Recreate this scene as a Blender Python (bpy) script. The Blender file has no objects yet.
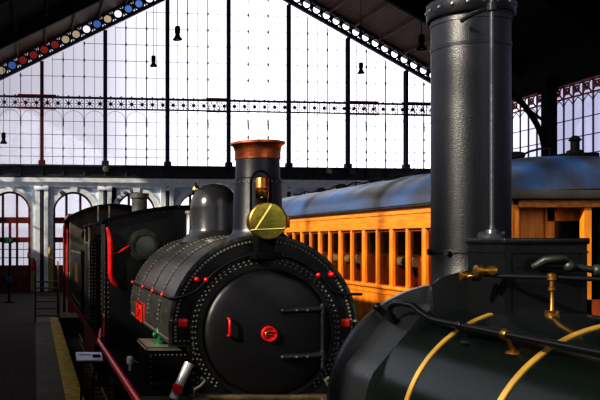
import bpy, bmesh, math, random
from mathutils import Vector, Matrix
random.seed(4)
PI = math.pi
sc = bpy.context.scene
COL = sc.collection
HC = 3.0            # camera height above the platform
RAIL = -0.55        # rail top
GROUND = -0.75
F = 850.0

# ------------------------------------------------------------------ helpers
WPOS = {}

class MB:
    """collects shapes and links them as ONE mesh object"""
    def __init__(self):
        self.bm = bmesh.new()
    def _add(self, verts, faces, smooth):
        vs = [self.bm.verts.new(v) for v in verts]
        for f in faces:
            try:
                fc = self.bm.faces.new([vs[i] for i in f])
                fc.smooth = smooth
            except ValueError:
                pass
        return vs
    def box(self, a, b, bevel=0.0):
        x0, y0, z0 = a; x1, y1, z1 = b
        x0, x1 = min(x0, x1), max(x0, x1); y0, y1 = min(y0, y1), max(y0, y1); z0, z1 = min(z0, z1), max(z0, z1)
        vs = self._add([(x, y, z) for x in (x0, x1) for y in (y0, y1) for z in (z0, z1)],
                  [(0,1,3,2),(4,6,7,5),(0,4,5,1),(2,3,7,6),(0,2,6,4),(1,5,7,3)], False)
        if bevel > 0:
            es = list({e for v in vs for e in v.link_edges})
            bmesh.ops.bevel(self.bm, geom=es, offset=bevel, segments=2, affect='EDGES', profile=0.5)
        return self
    def obox(self, c, half, rot):
        """box with a rotation matrix"""
        vs = []
        for x in (-1, 1):
            for y in (-1, 1):
                for z in (-1, 1):
                    vs.append(Vector(c) + rot @ Vector((x*half[0], y*half[1], z*half[2])))
        self._add(vs, [(0,1,3,2),(4,6,7,5),(0,4,5,1),(2,3,7,6),(0,2,6,4),(1,5,7,3)], False)
        return self
    def cyl(self, p0, p1, r0, r1=None, n=20, caps=True, smooth=True):
        r1 = r0 if r1 is None else r1
        p0 = Vector(p0); p1 = Vector(p1); d = (p1-p0).normalized()
        u = d.orthogonal().normalized(); w = d.cross(u)
        vs = []
        for p, r in ((p0, r0), (p1, r1)):
            for i in range(n):
                a = 2*PI*i/n
                vs.append(p + (u*math.cos(a) + w*math.sin(a))*r)
        self._add(vs, [(i, (i+1) % n, n+(i+1) % n, n+i) for i in range(n)], smooth)
        if caps:
            self._add(vs[:n], [tuple(range(n))][::-1], False)
            self._add(vs[n:], [tuple(range(n))], False)
        return self
    def tube(self, pts, r, n=10, caps=True):
        pts = [Vector(p) for p in pts]
        rings = []
        t0 = (pts[1]-pts[0]).normalized()
        u = t0.orthogonal().normalized()
        for i, p in enumerate(pts):
            if i == 0: t = pts[1]-pts[0]
            elif i == len(pts)-1: t = pts[-1]-pts[-2]
            else: t = (pts[i+1]-p).normalized() + (p-pts[i-1]).normalized()
            t.normalize()
            u = (u - t*u.dot(t)).normalized(); w = t.cross(u)
            rr = r[i] if isinstance(r, (list, tuple)) else r
            rings.append([p + (u*math.cos(2*PI*k/n) + w*math.sin(2*PI*k/n))*rr for k in range(n)])
        vs = [v for rg in rings for v in rg]
        fs = []
        for i in range(len(pts)-1):
            for k in range(n):
                fs.append((i*n+k, i*n+(k+1) % n, (i+1)*n+(k+1) % n, (i+1)*n+k))
        self._add(vs, fs, True)
        if caps:
            self._add(rings[0], [tuple(range(n))], False); self._add(rings[-1], [tuple(range(n))], False)
        return self
    def lathe(self, c, prof, axis='Z', n=40, caps=True, smooth=True, a0=0, a1=2*PI):
        """prof: (radius, height) along the axis from c"""
        c = Vector(c); m = len(prof); vs = []
        full = abs(a1-a0-2*PI) < 1e-6
        nn = n if full else n+1
        for r, h in prof:
            for i in range(nn):
                a = a0+(a1-a0)*i/n
                if axis == 'Z': v = Vector((r*math.cos(a), r*math.sin(a), h))
                elif axis == 'Y': v = Vector((r*math.cos(a), h, r*math.sin(a)))
                else: v = Vector((h, r*math.cos(a), r*math.sin(a)))
                vs.append(c+v)
        fs = []
        for j in range(m-1):
            for i in range(n):
                i2 = (i+1) % nn if full else i+1
                fs.append((j*nn+i, j*nn+i2, (j+1)*nn+i2, (j+1)*nn+i))
        self._add(vs, fs, smooth)
        if caps and full:
            if prof[0][0] > 1e-4: self._add(vs[:nn], [tuple(range(nn))], False)
            if prof[-1][0] > 1e-4: self._add(vs[-nn:], [tuple(range(nn))], False)
        return self
    def prism(self, poly, y0, y1, plane='XZ', caps=True, smooth=False):
        """poly of (a, b) extruded: XZ along Y, YZ along X, XY along Z"""
        n = len(poly)
        def mk(a, b, h):
            return (a, h, b) if plane == 'XZ' else ((h, a, b) if plane == 'YZ' else (a, b, h))
        vs = [mk(a, b, y0) for a, b in poly] + [mk(a, b, y1) for a, b in poly]
        self._add(vs, [(i, (i+1) % n, n+(i+1) % n, n+i) for i in range(n)], smooth)
        if caps:
            self._add(vs[:n], [tuple(range(n))], False); self._add(vs[n:], [tuple(range(n))], False)
        return self
    def ring(self, c, ri, ro, y0, y1, n=48, a0=0, a1=2*PI):
        """flat ring about the Y axis"""
        self.lathe(c, [(ri, y0), (ro, y0), (ro, y1), (ri, y1), (ri, y0)], 'Y', n, caps=False, smooth=False, a0=a0, a1=a1)
        return self
    def ball(self, c, r, sx=1, sy=1, sz=1, n=10, m=6):
        vs = []; c = Vector(c)
        for j in range(m+1):
            t = PI*j/m
            for i in range(n):
                a = 2*PI*i/n
                vs.append(c + Vector((r*sx*math.sin(t)*math.cos(a), r*sy*math.sin(t)*math.sin(a), r*sz*math.cos(t))))
        fs = [(j*n+i, j*n+(i+1) % n, (j+1)*n+(i+1) % n, (j+1)*n+i) for j in range(m) for i in range(n)]
        self._add(vs, fs, True)
        return self
    def rivet(self, p, r, d):
        """low dome on a surface with outward normal d"""
        p = Vector(p); d = Vector(d).normalized(); u = d.orthogonal().normalized(); w = d.cross(u)
        vs = []
        for rr, hh in ((1, 0), (.75, .5)):
            for i in range(6):
                a = 2*PI*i/6
                vs.append(p + (u*math.cos(a)+w*math.sin(a))*r*rr + d*r*hh*1.2)
        vs.append(p + d*r*.85)
        fs = [(i, (i+1) % 6, 6+(i+1) % 6, 6+i) for i in range(6)] + [(6+i, 6+(i+1) % 6, 12) for i in range(6)]
        n0 = len(self.bm.faces); self._add(vs, fs, True); self.bm.faces.ensure_lookup_table()
        for f in self.bm.faces[n0:]: f.material_index = 1
        self.riv = True
        return self
    def quad(self, a, b, c, d):
        self._add([a, b, c, d], [(0, 1, 2, 3)], False); return self
    def grid(self, fn, nu, nv, smooth=True):
        vs = [fn(i/nu, j/nv) for j in range(nv+1) for i in range(nu+1)]
        fs = [(j*(nu+1)+i, j*(nu+1)+i+1, (j+1)*(nu+1)+i+1, (j+1)*(nu+1)+i) for j in range(nv) for i in range(nu)]
        self._add(vs, fs, smooth); return self
    def build(self, name, m, parent=None, shear=False, label=None, auto=False):
        bm = self.bm
        if auto:
            bmesh.ops.remove_doubles(bm, verts=bm.verts, dist=1e-5)
        if shear:
            for v in bm.verts: v.co.y += SH*v.co.x
        bmesh.ops.remove_doubles(bm, verts=bm.verts, dist=1e-6)
        bmesh.ops.recalc_face_normals(bm, faces=bm.faces)
        lo = Vector((1e9,)*3); hi = Vector((-1e9,)*3)
        for v in bm.verts:
            for k in range(3):
                lo[k] = min(lo[k], v.co[k]); hi[k] = max(hi[k], v.co[k])
        c = Vector(((lo.x+hi.x)/2, (lo.y+hi.y)/2, lo.z))
        for v in bm.verts: v.co -= c
        me = bpy.data.meshes.new(name); bm.to_mesh(me); bm.free()
        me.set_sharp_from_angle(angle=math.radians(48))
        me.materials.append(m)
        if getattr(self, 'riv', False): me.materials.append(RIVM)
        o = bpy.data.objects.new(name, me); COL.objects.link(o)
        pw = Vector((0, 0, 0))
        if parent is not None:
            o.parent = parent; pw = WPOS[parent]
        o.location = c - pw; WPOS[o] = c
        if label: o['label'] = label
        return o

def thing(name, label, cat, loc, group=None):
    o = bpy.data.objects.new(name, None); COL.objects.link(o)
    o.location = loc; o.empty_display_size = .2; WPOS[o] = Vector(loc)
    o['label'] = label; o['category'] = cat
    if group: o['group'] = group
    return o
def tag(o, label, cat, group=None):
    o['label'] = label; o['category'] = cat
    if group: o['group'] = group
    return o
def struct(o, label, cat):
    o['kind'] = 'structure'; o['label'] = label; o['category'] = cat
    return o
def dup(root, delta, label=None, group=None):
    r = root.copy(); COL.objects.link(r); r.location = root.location + Vector(delta)
    if label: r['label'] = label
    if group: r['group'] = group
    for ch in list(root.children):
        c = ch.copy(); COL.objects.link(c); c.parent = r
        for g in ch.children:
            d = g.copy(); COL.objects.link(d); d.parent = c
    return r
def P(x, y, Y):
    """a point of the place at depth Y along the line of sight of a photo pixel (used once, to measure)"""
    return Vector(((x-34)*Y/F, Y, HC+(241-y)*Y/F))

# ------------------------------------------------------------------ materials
def mat(name, col, rough=.5, metal=0., bump=0., bscale=40., var=0., vscale=6., spec=.5, coat=0., stretch=(1,1,1), col2=None, rvar=0.):
    m = bpy.data.materials.new(name); m.use_nodes = True
    nt = m.node_tree; b = nt.nodes['Principled BSDF']
    b.inputs['Base Color'].default_value = (*col, 1); b.inputs['Roughness'].default_value = rough
    b.inputs['Metallic'].default_value = metal; b.inputs['Specular IOR Level'].default_value = spec
    b.inputs['Coat Weight'].default_value = coat; b.inputs['Coat Roughness'].default_value = .15
    tc = nt.nodes.new('ShaderNodeTexCoord'); mp = nt.nodes.new('ShaderNodeMapping')
    mp.inputs['Scale'].default_value = stretch
    nt.links.new(tc.outputs['Object'], mp.inputs['Vector'])
    if var > 0 or rvar > 0:
        n = nt.nodes.new('ShaderNodeTexNoise'); n.inputs['Scale'].default_value = vscale; n.inputs['Detail'].default_value = 6
        nt.links.new(mp.outputs['Vector'], n.inputs['Vector'])
        if var > 0:
            r = nt.nodes.new('ShaderNodeValToRGB')
            c2 = col2 or tuple(c*(1-var) for c in col)
            r.color_ramp.elements[0].position = .35; r.color_ramp.elements[1].position = .68
            r.color_ramp.elements[0].color = (*c2, 1)
            r.color_ramp.elements[1].color = (*(tuple(min(1, c*(1+var*.4)) for c in col) if not col2 else col), 1)
            nt.links.new(n.outputs['Fac'], r.inputs['Fac']); nt.links.new(r.outputs['Color'], b.inputs['Base Color'])
        if rvar > 0:
            mr = nt.nodes.new('ShaderNodeMapRange'); mr.inputs['To Min'].default_value = max(.03, rough-rvar); mr.inputs['To Max'].default_value = min(1, rough+rvar)
            nt.links.new(n.outputs['Fac'], mr.inputs['Value']); nt.links.new(mr.outputs['Result'], b.inputs['Roughness'])
    if bump > 0:
        n2 = nt.nodes.new('ShaderNodeTexNoise'); n2.inputs['Scale'].default_value = bscale; n2.inputs['Detail'].default_value = 4
        nt.links.new(mp.outputs['Vector'], n2.inputs['Vector'])
        bp = nt.nodes.new('ShaderNodeBump'); bp.inputs['Strength'].default_value = bump; bp.inputs['Distance'].default_value = .02
        nt.links.new(n2.outputs['Fac'], bp.inputs['Height']); nt.links.new(bp.outputs['Normal'], b.inputs['Normal'])
    return m

def glass_mat(name, col=(.9, .92, .95), refl=.06, tint=1.0):
    m = bpy.data.materials.new(name); m.use_nodes = True; nt = m.node_tree
    nt.nodes.clear()
    out = nt.nodes.new('ShaderNodeOutputMaterial'); t = nt.nodes.new('ShaderNodeBsdfTransparent'); g = nt.nodes.new('ShaderNodeBsdfGlossy')
    t.inputs['Color'].default_value = (*col, 1); g.inputs['Roughness'].default_value = .05
    mx = nt.nodes.new('ShaderNodeMixShader'); mx.inputs[0].default_value = refl
    nt.links.new(t.outputs[0], mx.inputs[1]); nt.links.new(g.outputs[0], mx.inputs[2]); nt.links.new(mx.outputs[0], out.inputs[0])
    return m

def brick_mat(name, c1, c2, mortar, scale, bw=.5, rh=.25, rough=.7, msize=.02, rot=0):
    m = mat(name, c1, rough); nt = m.node_tree; b = nt.nodes['Principled BSDF']
    tc = nt.nodes.new('ShaderNodeTexCoord'); mp = nt.nodes.new('ShaderNodeMapping'); mp.inputs['Rotation'].default_value = (0, 0, rot)
    br = nt.nodes.new('ShaderNodeTexBrick')
    br.inputs['Color1'].default_value = (*c1, 1); br.inputs['Color2'].default_value = (*c2, 1); br.inputs['Mortar'].default_value = (*mortar, 1)
    br.inputs['Scale'].default_value = scale; br.inputs['Brick Width'].default_value = bw; br.inputs['Row Height'].default_value = rh; br.inputs['Mortar Size'].default_value = msize
    nt.links.new(tc.outputs['Object'], mp.inputs['Vector']); nt.links.new(mp.outputs['Vector'], br.inputs['Vector'])
    ns = nt.nodes.new('ShaderNodeTexNoise'); ns.inputs['Scale'].default_value = .8
    nt.links.new(tc.outputs['Object'], ns.inputs['Vector'])
    mm = nt.nodes.new('ShaderNodeMixRGB'); mm.blend_type = 'MULTIPLY'; mm.inputs[0].default_value = .6
    nt.links.new(br.outputs['Color'], mm.inputs[1]); nt.links.new(ns.outputs['Fac'], mm.inputs[2]); nt.links.new(mm.outputs[0], b.inputs['Base Color'])
    bp = nt.nodes.new('ShaderNodeBump'); bp.inputs['Strength'].default_value = .3; bp.inputs['Distance'].default_value = .01; bp.invert = True
    nt.links.new(br.outputs['Fac'], bp.inputs['Height']); nt.links.new(bp.outputs['Normal'], b.inputs['Normal'])
    return m

BLACK = mat('black_paint', (.010, .011, .012), .32, bump=.10, bscale=30, rvar=.12, vscale=8, spec=.5)
TANKB = mat('tank_lit_grey', (.075, .076, .068), .34, metal=.35, bump=.22, bscale=16, rvar=.14, vscale=12, spec=.7, var=.5)  # black tank sides greyed to carry light falling from the left
CAST = mat('cast_black', (.002, .0025, .003), .34, bump=.15, bscale=150, rvar=.08, vscale=40, spec=.8)
GLOSS = mat('gloss_black', (.007, .011, .009), .20, bump=.05, bscale=8, rvar=.06, vscale=5, spec=.35)
MATT = mat('matt_black', (.006, .006, .007), .75, bump=.15, bscale=40, spec=.10)
DOORB = mat('door_black', (.010, .010, .011), .42, bump=.12, bscale=14, rvar=.12, vscale=7, spec=.4)
GREYM = mat('grey_metal', (.16, .15, .12), .45, metal=.3, bump=.2, bscale=30, var=.5)
STEEL = mat('bright_steel', (.55, .55, .52), .25, metal=1, bump=.05, bscale=60, var=.3)
SBOX = mat('smokebox_sheen_grey', (.030, .034, .036), .30, metal=.25, bump=.08, bscale=14, rvar=.1, vscale=6, spec=.6)  # black iron lightened to paint in its reflected light
HINGE = mat('hinge_black', (.035, .035, .034), .35, metal=.3, bump=.1)
RIVM = mat('glint_rivet', (.20, .19, .16), .35, metal=.35)  # pale metal paints in the bright glints on rivet heads
RED = mat('red_paint', (.62, .012, .014), .35, bump=.04, bscale=40, coat=.3, var=.25)
DRED = mat('dark_red', (.16, .008, .010), .4, bump=.04, var=.3)
BRASS = mat('brass', (.72, .50, .13), .22, metal=1, bump=.08, bscale=40, var=.35)
BRASSD = mat('dull_brass', (.40, .23, .055), .38, metal=.9, bump=.1, bscale=60, var=.4)
COPPER = mat('copper', (.62, .20, .07), .33, metal=.85, bump=.15, bscale=30, var=.45)
YELL = mat('yellow_band', (.46, .29, .055), .32, bump=.05, var=.3, coat=.3)
WOOD = mat('orange_wood', (.74, .25, .020), .38, bump=.10, bscale=14, var=.35, vscale=5, stretch=(6, 1, .6), coat=.2)
WOOD2 = mat('orange_wood_upright', (.80, .29, .028), .38, bump=.10, bscale=14, var=.25, vscale=5, stretch=(5, 5, .5), coat=.2)
WOODH = mat('orange_wood_board', (.78, .28, .024), .38, bump=.10, bscale=12, var=.25, vscale=4, stretch=(3, .6, 5), coat=.2)
WOODB = mat('sunlit_orange_wood', (.95, .36, .035), .4, bump=.1, bscale=14, var=.3, vscale=5, stretch=(5, 5, .5), coat=.2)  # brighter copy of the wood paints sunlight onto the coach end
WOODD = mat('dark_wood', (.055, .020, .008), .5, bump=.1, bscale=20, var=.4, stretch=(4, 4, .6))
WOODM = mat('red_brown_wood', (.36, .085, .018), .45, bump=.1, bscale=20, var=.4, stretch=(4, 4, .6))
CANVAS = mat('sky_tinted_canvas', (.055, .12, .27), .36, bump=.8, bscale=1.8, var=.3, vscale=1.3, spec=.5, col2=(.05, .05, .052), stretch=(1.6, .5, 1))  # blue patches over the grey paint in reflected sky
CANVASD = mat('canvas_edge', (.055, .055, .042), .55, bump=.2, bscale=10, var=.3)
PART = mat('inner_wood', (.50, .17, .07), .5, bump=.1, var=.4, stretch=(4, 4, .6))
SEAT = mat('seat_cloth', (.42, .36, .24), .8, bump=.2, bscale=60, var=.2)
PLASTER = mat('pale_blue_plaster', (.58, .70, .80), .75, bump=.1, bscale=20, var=.15, vscale=2)
STONE = mat('pale_stone', (.78, .82, .84), .7, bump=.1, bscale=25, var=.15, vscale=3)
DADO = mat('ochre_dado', (.42, .32, .12), .75, bump=.1, bscale=20, var=.25, vscale=3)
DOORW = mat('maroon_door_wood', (.16, .022, .014), .45, bump=.08, bscale=20, var=.3)
IRON = mat('blue_black_iron', (.022, .024, .060), .5, bump=.06, bscale=30)  # blue raised to paint window flare into the dark iron
IRONR = mat('red_iron', (.34, .035, .016), .5, bump=.06, bscale=30, var=.3)
IRONM = mat('red_lit_iron', (.09, .010, .018), .5, bump=.06, bscale=30)  # maroon tint paints red light onto one gable post
BARS = mat('thin_bars', (.20, .18, .26), .5)  # pale colour paints in glare washing over the bars
BEAMM = mat('dark_beam', (.05, .05, .055), .6, bump=.2, bscale=6, var=.4, vscale=2)
ROOFB = mat('roof_boards', (.11, .05, .026), .65, bump=.3, bscale=6, var=.4, vscale=3, stretch=(6, .3, 1))
ROOFSHADE = mat('shaded_boards', (.006, .005, .005), .8, bump=.2, bscale=6, var=.3, spec=.1)  # near-black colour paints in shade on the unlit nearer roof
TILE = brick_mat('platform_tiles', (.085, .048, .022), (.05, .032, .016), (.014, .011, .008), 1.0, .5, .25, .75, .022)
PATH = brick_mat('path_paving', (.20, .175, .11), (.15, .13, .08), (.07, .065, .05), 1.0, 1.0, .6, .6, .01)
YEDGE = mat('yellow_edge', (.62, .44, .07), .6, bump=.2, bscale=20, var=.35, vscale=5)
BALLAST = mat('ballast', (.045, .036, .026), .9, bump=1.0, bscale=18, var=.6, vscale=14)
SLEEP = mat('sleeper_wood', (.13, .085, .04), .8, bump=.4, bscale=20, var=.5, stretch=(.5, 5, 5))
RAILM = mat('rusty_rail', (.10, .06, .04), .45, metal=.6, var=.4)
BRICKW = brick_mat('end_brick', (.16, .09, .06), (.12, .07, .05), (.1, .09, .08), 2.0)
GREEN = mat('green_paint', (.008, .12, .035), .35, var=.3)
WHITE = mat('white_enamel', (.78, .78, .76), .4, var=.1)
PALE = mat('pale_card', (.82, .88, .98), .5, var=.15)
GLASS = glass_mat('clear_glass', (.93, .93, .95), .05)
DGLASS = glass_mat('coach_glass', (.84, .80, .74), .07)
TINTR = glass_mat('red_light_glass', (.55, .20, .16), .05)
TINTB = glass_mat('blue_light_glass', (.32, .46, .68), .05)
TINTA = glass_mat('amber_light_glass', (.75, .68, .55), .05)
LENS = mat('tinted_lens', (.075, .09, .085), .12, spec=.8, var=.3, vscale=3)
def lamp_face():
    return mat('brass_reflector', (.62, .54, .11), .17, metal=1, var=.35, vscale=5, bump=.05, bscale=8)
LFACE = lamp_face()

# ------------------------------------------------------------------ the hall
SH = .118           # the head building stands slightly askew to the tracks
FY = 50.6
XL, XR, BAY = -3.33, 27.07, 3.8
RX, RZ, RM = 11.87, 19.8, .512       # ridge and roof slope
def roofz(x): return RZ - RM*abs(x-RX)
Z1, Z2 = 6.78, 7.54                  # top of masonry, foot of the glazing

# ground, platform
m = MB(); m.box((.96, -8, GROUND-.3), (34, 33.2, GROUND))
struct(m.build('floor', BALLAST), 'dark ballast bed under the tracks', 'ground')
m = MB(); m.box((XL-.5, -8, -1.05), (.05, 33.2, 0)); m.box((XL-.5, 33.2, -1.05), (34, 58.5, 0))
struct(m.build('floor_platform', TILE), 'dark brick paved platform along the trains', 'floor')
m = MB(); m.box((.05, -8, -1.05), (.60, 33.2, .004))
struct(m.build('floor_path', PATH), 'smoother grey paving strip beside the platform edge', 'floor')
m = MB()
for i in range(41):
    m.box((.60, -8+i*1.005, -1.05), (.955, -8+i*1.005+.998, .012), .01)
struct(m.build('trim_1', YEDGE), 'yellow coping stones along the platform edge', 'platform edge')

# head building wall with arches
DC = [XL+BAY*(i+.5) for i in range(8)]
SPR, AR = 4.72, 1.22
m = MB()
def wallq(x0, z0, x1, z1): m.quad((x0, FY, z0), (x1, FY, z0), (x1, FY, z1), (x0, FY, z1))
NA = 20
for c in DC:
    wallq(c-BAY/2, 0, c-AR, Z1); wallq(c+AR, 0, c+BAY/2, Z1)
    pts = [(c-AR*math.cos(PI*i/NA), SPR+AR*math.sin(PI*i/NA)) for i in range(NA+1)]
    for (xa, za), (xb, zb) in zip(pts, pts[1:]):
        m.quad((xa, FY, za), (xb, FY, zb), (xb, FY, Z1), (xa, FY, Z1))
        m.quad((xa, FY, za), (xb, FY, zb), (xb, FY+.6, zb), (xa, FY+.6, za))
    for s in (-1, 1):
        m.quad((c+s*AR, FY, 0), (c+s*AR, FY+.6, 0), (c+s*AR, FY+.6, SPR), (c+s*AR, FY, SPR))
struct(m.build('wall_far', PLASTER, shear=True), 'pale blue plastered head building wall with arched doorways', 'wall')
m = MB()
for c in DC:
    for i in range(NA):
        a0, a1 = PI*i/NA, PI*(i+1)/NA
        key = .10 if i in (NA//2, NA//2-1) else 0
        m.ring((c, FY, SPR), AR, AR+.30+key, -.10-key*.6, 0, 1, a0, a1)
    for s in (-1, 1):
        m.box((c+s*AR, FY-.10, 1.95), (c+s*(AR+.30), FY, SPR))
        m.box((c+s*(AR-.02), FY-.14, SPR-.12), (c+s*(AR+.36), FY, SPR))
    m.box((c-BAY/2, FY-.32, Z1-.28), (c+BAY/2, FY, Z1-.02)); m.box((c-BAY/2, FY-.18, Z1-.55), (c+BAY/2, FY, Z1-.28))
struct(m.build('trim_2', STONE, shear=True), 'pale stone arch surrounds and cornice on the head building', 'stone trim')
m = MB()
for c in DC:
    for s in (-1, 1):
        m.box((c+s*AR, FY-.13, 0), (c+s*(BAY/2), FY, 1.95))
        m.box((c+s*AR, FY-.16, 1.90), (c+s*(BAY/2), FY, 2.0))
struct(m.build('baseboard_far', DADO, shear=True), 'ochre dado along the foot of the head building wall', 'dado')
n = 3
for i in range(0, 9):
    x = XL+BAY*i
    m = MB()
    m.box((x-.42, FY-.22, 0), (x-.12, FY, Z1-.5)); m.box((x+.12, FY-.22, 0), (x+.38, FY, Z1-.5))
    m.box((x-.46, FY-.28, Z1-.75), (x+.42, FY, Z1-.55), .02)
    for z in range(40):
        m.box((x+.14, FY-.25, 1.3+z*.11), (x+.36, FY-.2, 1.36+z*.11))
    o = m.build('trim_%d' % n, STONE, shear=True); struct(o, 'pale pilaster between arched doorways', 'pilaster'); n += 1
    m = MB(); m.box((x-.12, FY-.14, 0), (x+.12, FY, Z1-.5)); m.cyl((x, FY-.16, 0), (x, FY-.16, Z1-.5), .07)
    m.build('downpipe', IRON, o, shear=True)
# doors in the arches
for i, c in enumerate(DC):
    m = MB(); y0, y1 = FY+.22, FY+.34
    for z0, z1 in ((1.35, 1.55), (2.92, 3.22), (4.06, 4.42), (0, .2)):
        m.box((c-AR, y0, z0), (c+AR, y1, z1))
    for xx, w in ((-AR+.06, .07), (AR-.06, .07), (-.42, .07), (.42, .07), (0, .08)):
        top = SPR+math.sqrt(max(0, AR*AR-xx*xx))
        if xx == 0: m.box((c-w, y0, 0), (c+w, y1, 4.2))
        else: m.box((c+xx-w, y0, 0), (c+xx+w, y1, top if abs(xx) < 1 else SPR+.3))
    m.box((c-.82, y0, 0), (c-.80, y1, 3.1)); m.box((c+.80, y0, 0), (c+.82, y1, 3.1))
    for z in (2.0, 2.5): m.box((c-AR, y0+.02, z-.02), (c+AR, y1-.02, z+.02))
    m.ring((c, FY, SPR), AR-.10, AR, .22, .34, 24, 0, PI)
    o = m.build('door_%d' % (i+1), DOORW, shear=True)
    struct(o, 'arched doorway with maroon wooden glazed doors', 'door')
    m = MB(); m.box((c-AR, y0+.02, .1), (c+AR, y1-.03, 1.45))
    for s in (-1, 1):
        for t in (.3, .9): m.box((c+s*t-.2, y0-.01, .35), (c+s*t+.2, y0+.03, 1.2), .012)
    m.build('door_panel', DOORW, o, shear=True)
    m = MB(); poly = [(c-AR, 1.4)]+[(c-AR*math.cos(PI*k/NA), SPR+AR*math.sin(PI*k/NA)) for k in range(NA+1)]+[(c+AR, 1.4)]
    m.prism(poly, FY+.27, FY+.285)
    m.build('pane', GLASS, o, shear=True)
    m = MB(); m.tube([(c+.1, y0-.06, 1.0), (c+.1, y0-.06, 1.5)], .02); m.box((c+.08, y0-.06, 1.05), (c+.12, y0, 1.09)); m.box((c+.08, y0-.06, 1.4), (c+.12, y0, 1.44))
    m.build('door_handle', BRASSD, o, shear=True)
# dark beam between masonry and glazing
m = MB(); m.box((XL, FY-.1, Z1), (XR, FY+.5, Z2)); m.box((XL, FY-.35, Z2-.1), (XR, FY, Z2)); m.box((XL, FY-.3, Z1), (XR, FY, Z1+.1))
for i in range(0, 25):
    m.box((XL+i*BAY/3-.05, FY-.2, Z1+.1), (XL+i*BAY/3+.05, FY, Z2-.1))
struct(m.build('trim_%d' % n, BEAMM, shear=True), 'dark iron sill beam below the great gable window', 'beam'); n += 1
# gable glazing, one window a bay
HB = [8.05, 8.55, 9.36, 10.16, 12.85, 13.85, 14.85, 15.85, 16.85, 17.85, 18.6]
for i in range(8):
    x0 = XL+i*BAY; x1 = x0+BAY
    m = MB()
    for k in range(1, 6):
        x = x0+BAY*k/6; w = .024 if k % 2 == 0 else .010
        m.box((x-w, FY-.02, Z2), (x+w, FY+.06, roofz(x)-.3))
        if k % 2 == 0:
            for z in HB: 
                if z < roofz(x)-.4: m.box((x-.035, FY-.03, z-.08 if z != 10.16 else z-.3), (x+.05, FY+.06, z+.08))
    for z in HB:
        xa, xb = x0, x1
        lo, hi = RX-(RZ-.4-z)/RM, RX+(RZ-.4-z)/RM
        xa = max(xa, lo); xb = min(xb, hi)
        if xb > xa+.1: m.box((xa, FY, z-.011), (xb, FY+.04, z+.011))
    # small spandrel arcs under the lattice girder
    for k in range(3):
        cx = x0+BAY*(k+.5)/3
        m.ring((cx, FY, 10.2), .60, .618, 0, .03, 10, 0, PI)
    o = m.build('window_%d' % (i+1), BARS, shear=True); struct(o, 'tall gable window bay with thin glazing bars', 'window')
    m = MB(); pz = [(x0, Z2), (x1, Z2), (x1, roofz(x1)-.1)]+([(RX, RZ-.1)] if x0 < RX-.1 < x1-.1 and x1 > RX+.1 else [])+[(x0, roofz(x0)-.1)]
    m.prism(pz, FY+.07, FY+.085); m.build('pane', GLASS, o, shear=True)
# main mullion posts
for i in range(0, 9):
    x = XL+BAY*i
    m = MB(); t = roofz(x)-.3
    m.box((x-.105, FY-.30, Z2), (x+.105, FY-.26, t)); m.box((x-.105, FY-.04, Z2), (x+.105, FY, t)); m.box((x-.05, FY-.28, Z2), (x+.05, FY-.02, t))
    m.box((x-.2, FY-.36, Z2), (x+.2, FY+.02, Z2+.25))
    struct(m.build('trim_%d' % n, IRONM if i == 1 else IRON, shear=True), 'tall iron post of the gable window', 'post'); n += 1
# lattice girder across the window, one length a bay
def lattice(x0, x1, z0, z1, m, cells):
    y0, y1 = FY-.42, FY-.30
    m.box((x0, y0, z1-.12), (x1, y1, z1)); m.box((x0, y0, z0), (x1, y1, z0+.08))
    w = (x1-x0)/cells
    for k in range(cells):
        a = x0+k*w; cx = a+w/2; cz = (z0+z1-.06)/2
        m.box((a-.018, y0+.03, z0), (a+.018, y1-.03, z1))
        for j in range(4):
            an = PI*j/4
            m.obox((cx, (y0+y1)/2, cz), (w*.40 if j % 2 == 0 else w*.46, .02, .018), Matrix.Rotation(-an, 3, 'Y'))
        m.ring((cx, (y0+y1)/2, cz), .05, .10, -.03, .03, 10)
        m.ball((cx, (y0+y1)/2, z1+.03), .05)
for i in range(8):
    x0 = XL+i*BAY; x1 = x0+BAY
    m = MB(); lattice(x0, x1, 10.84, 11.58, m, 6)
    o = m.build('trim_%d' % n, IRON, shear=True); struct(o, 'ornamental iron lattice girder across the gable window', 'girder'); n += 1
    if i in (0, 1, 3, 6, 7):
        m = MB(); lo, hi = {0: (.62, 1), 1: (0, .22), 3: (.62, 1), 6: (.0, .5), 7: (0, .4)}[i]
        a, b = x0+lo*BAY, x0+hi*BAY
        for k in range(int((b-a)/.16)):
            xx = a+.08+k*.16
            m.obox((xx, FY-.44, 11.2), (.012, .012, .38), Matrix.Rotation(.5 if k % 2 else -.5, 3, 'Y'))
        m.box((a, FY-.45, 11.58), (b, FY-.28, 11.66)); m.box((a, FY-.45, 10.80), (b, FY-.30, 10.84))
        m.build('red_lit_lattice', IRONR, o, shear=True, label='length of lattice coloured for red light')  # red colour stands in for coloured light on the girder
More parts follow.
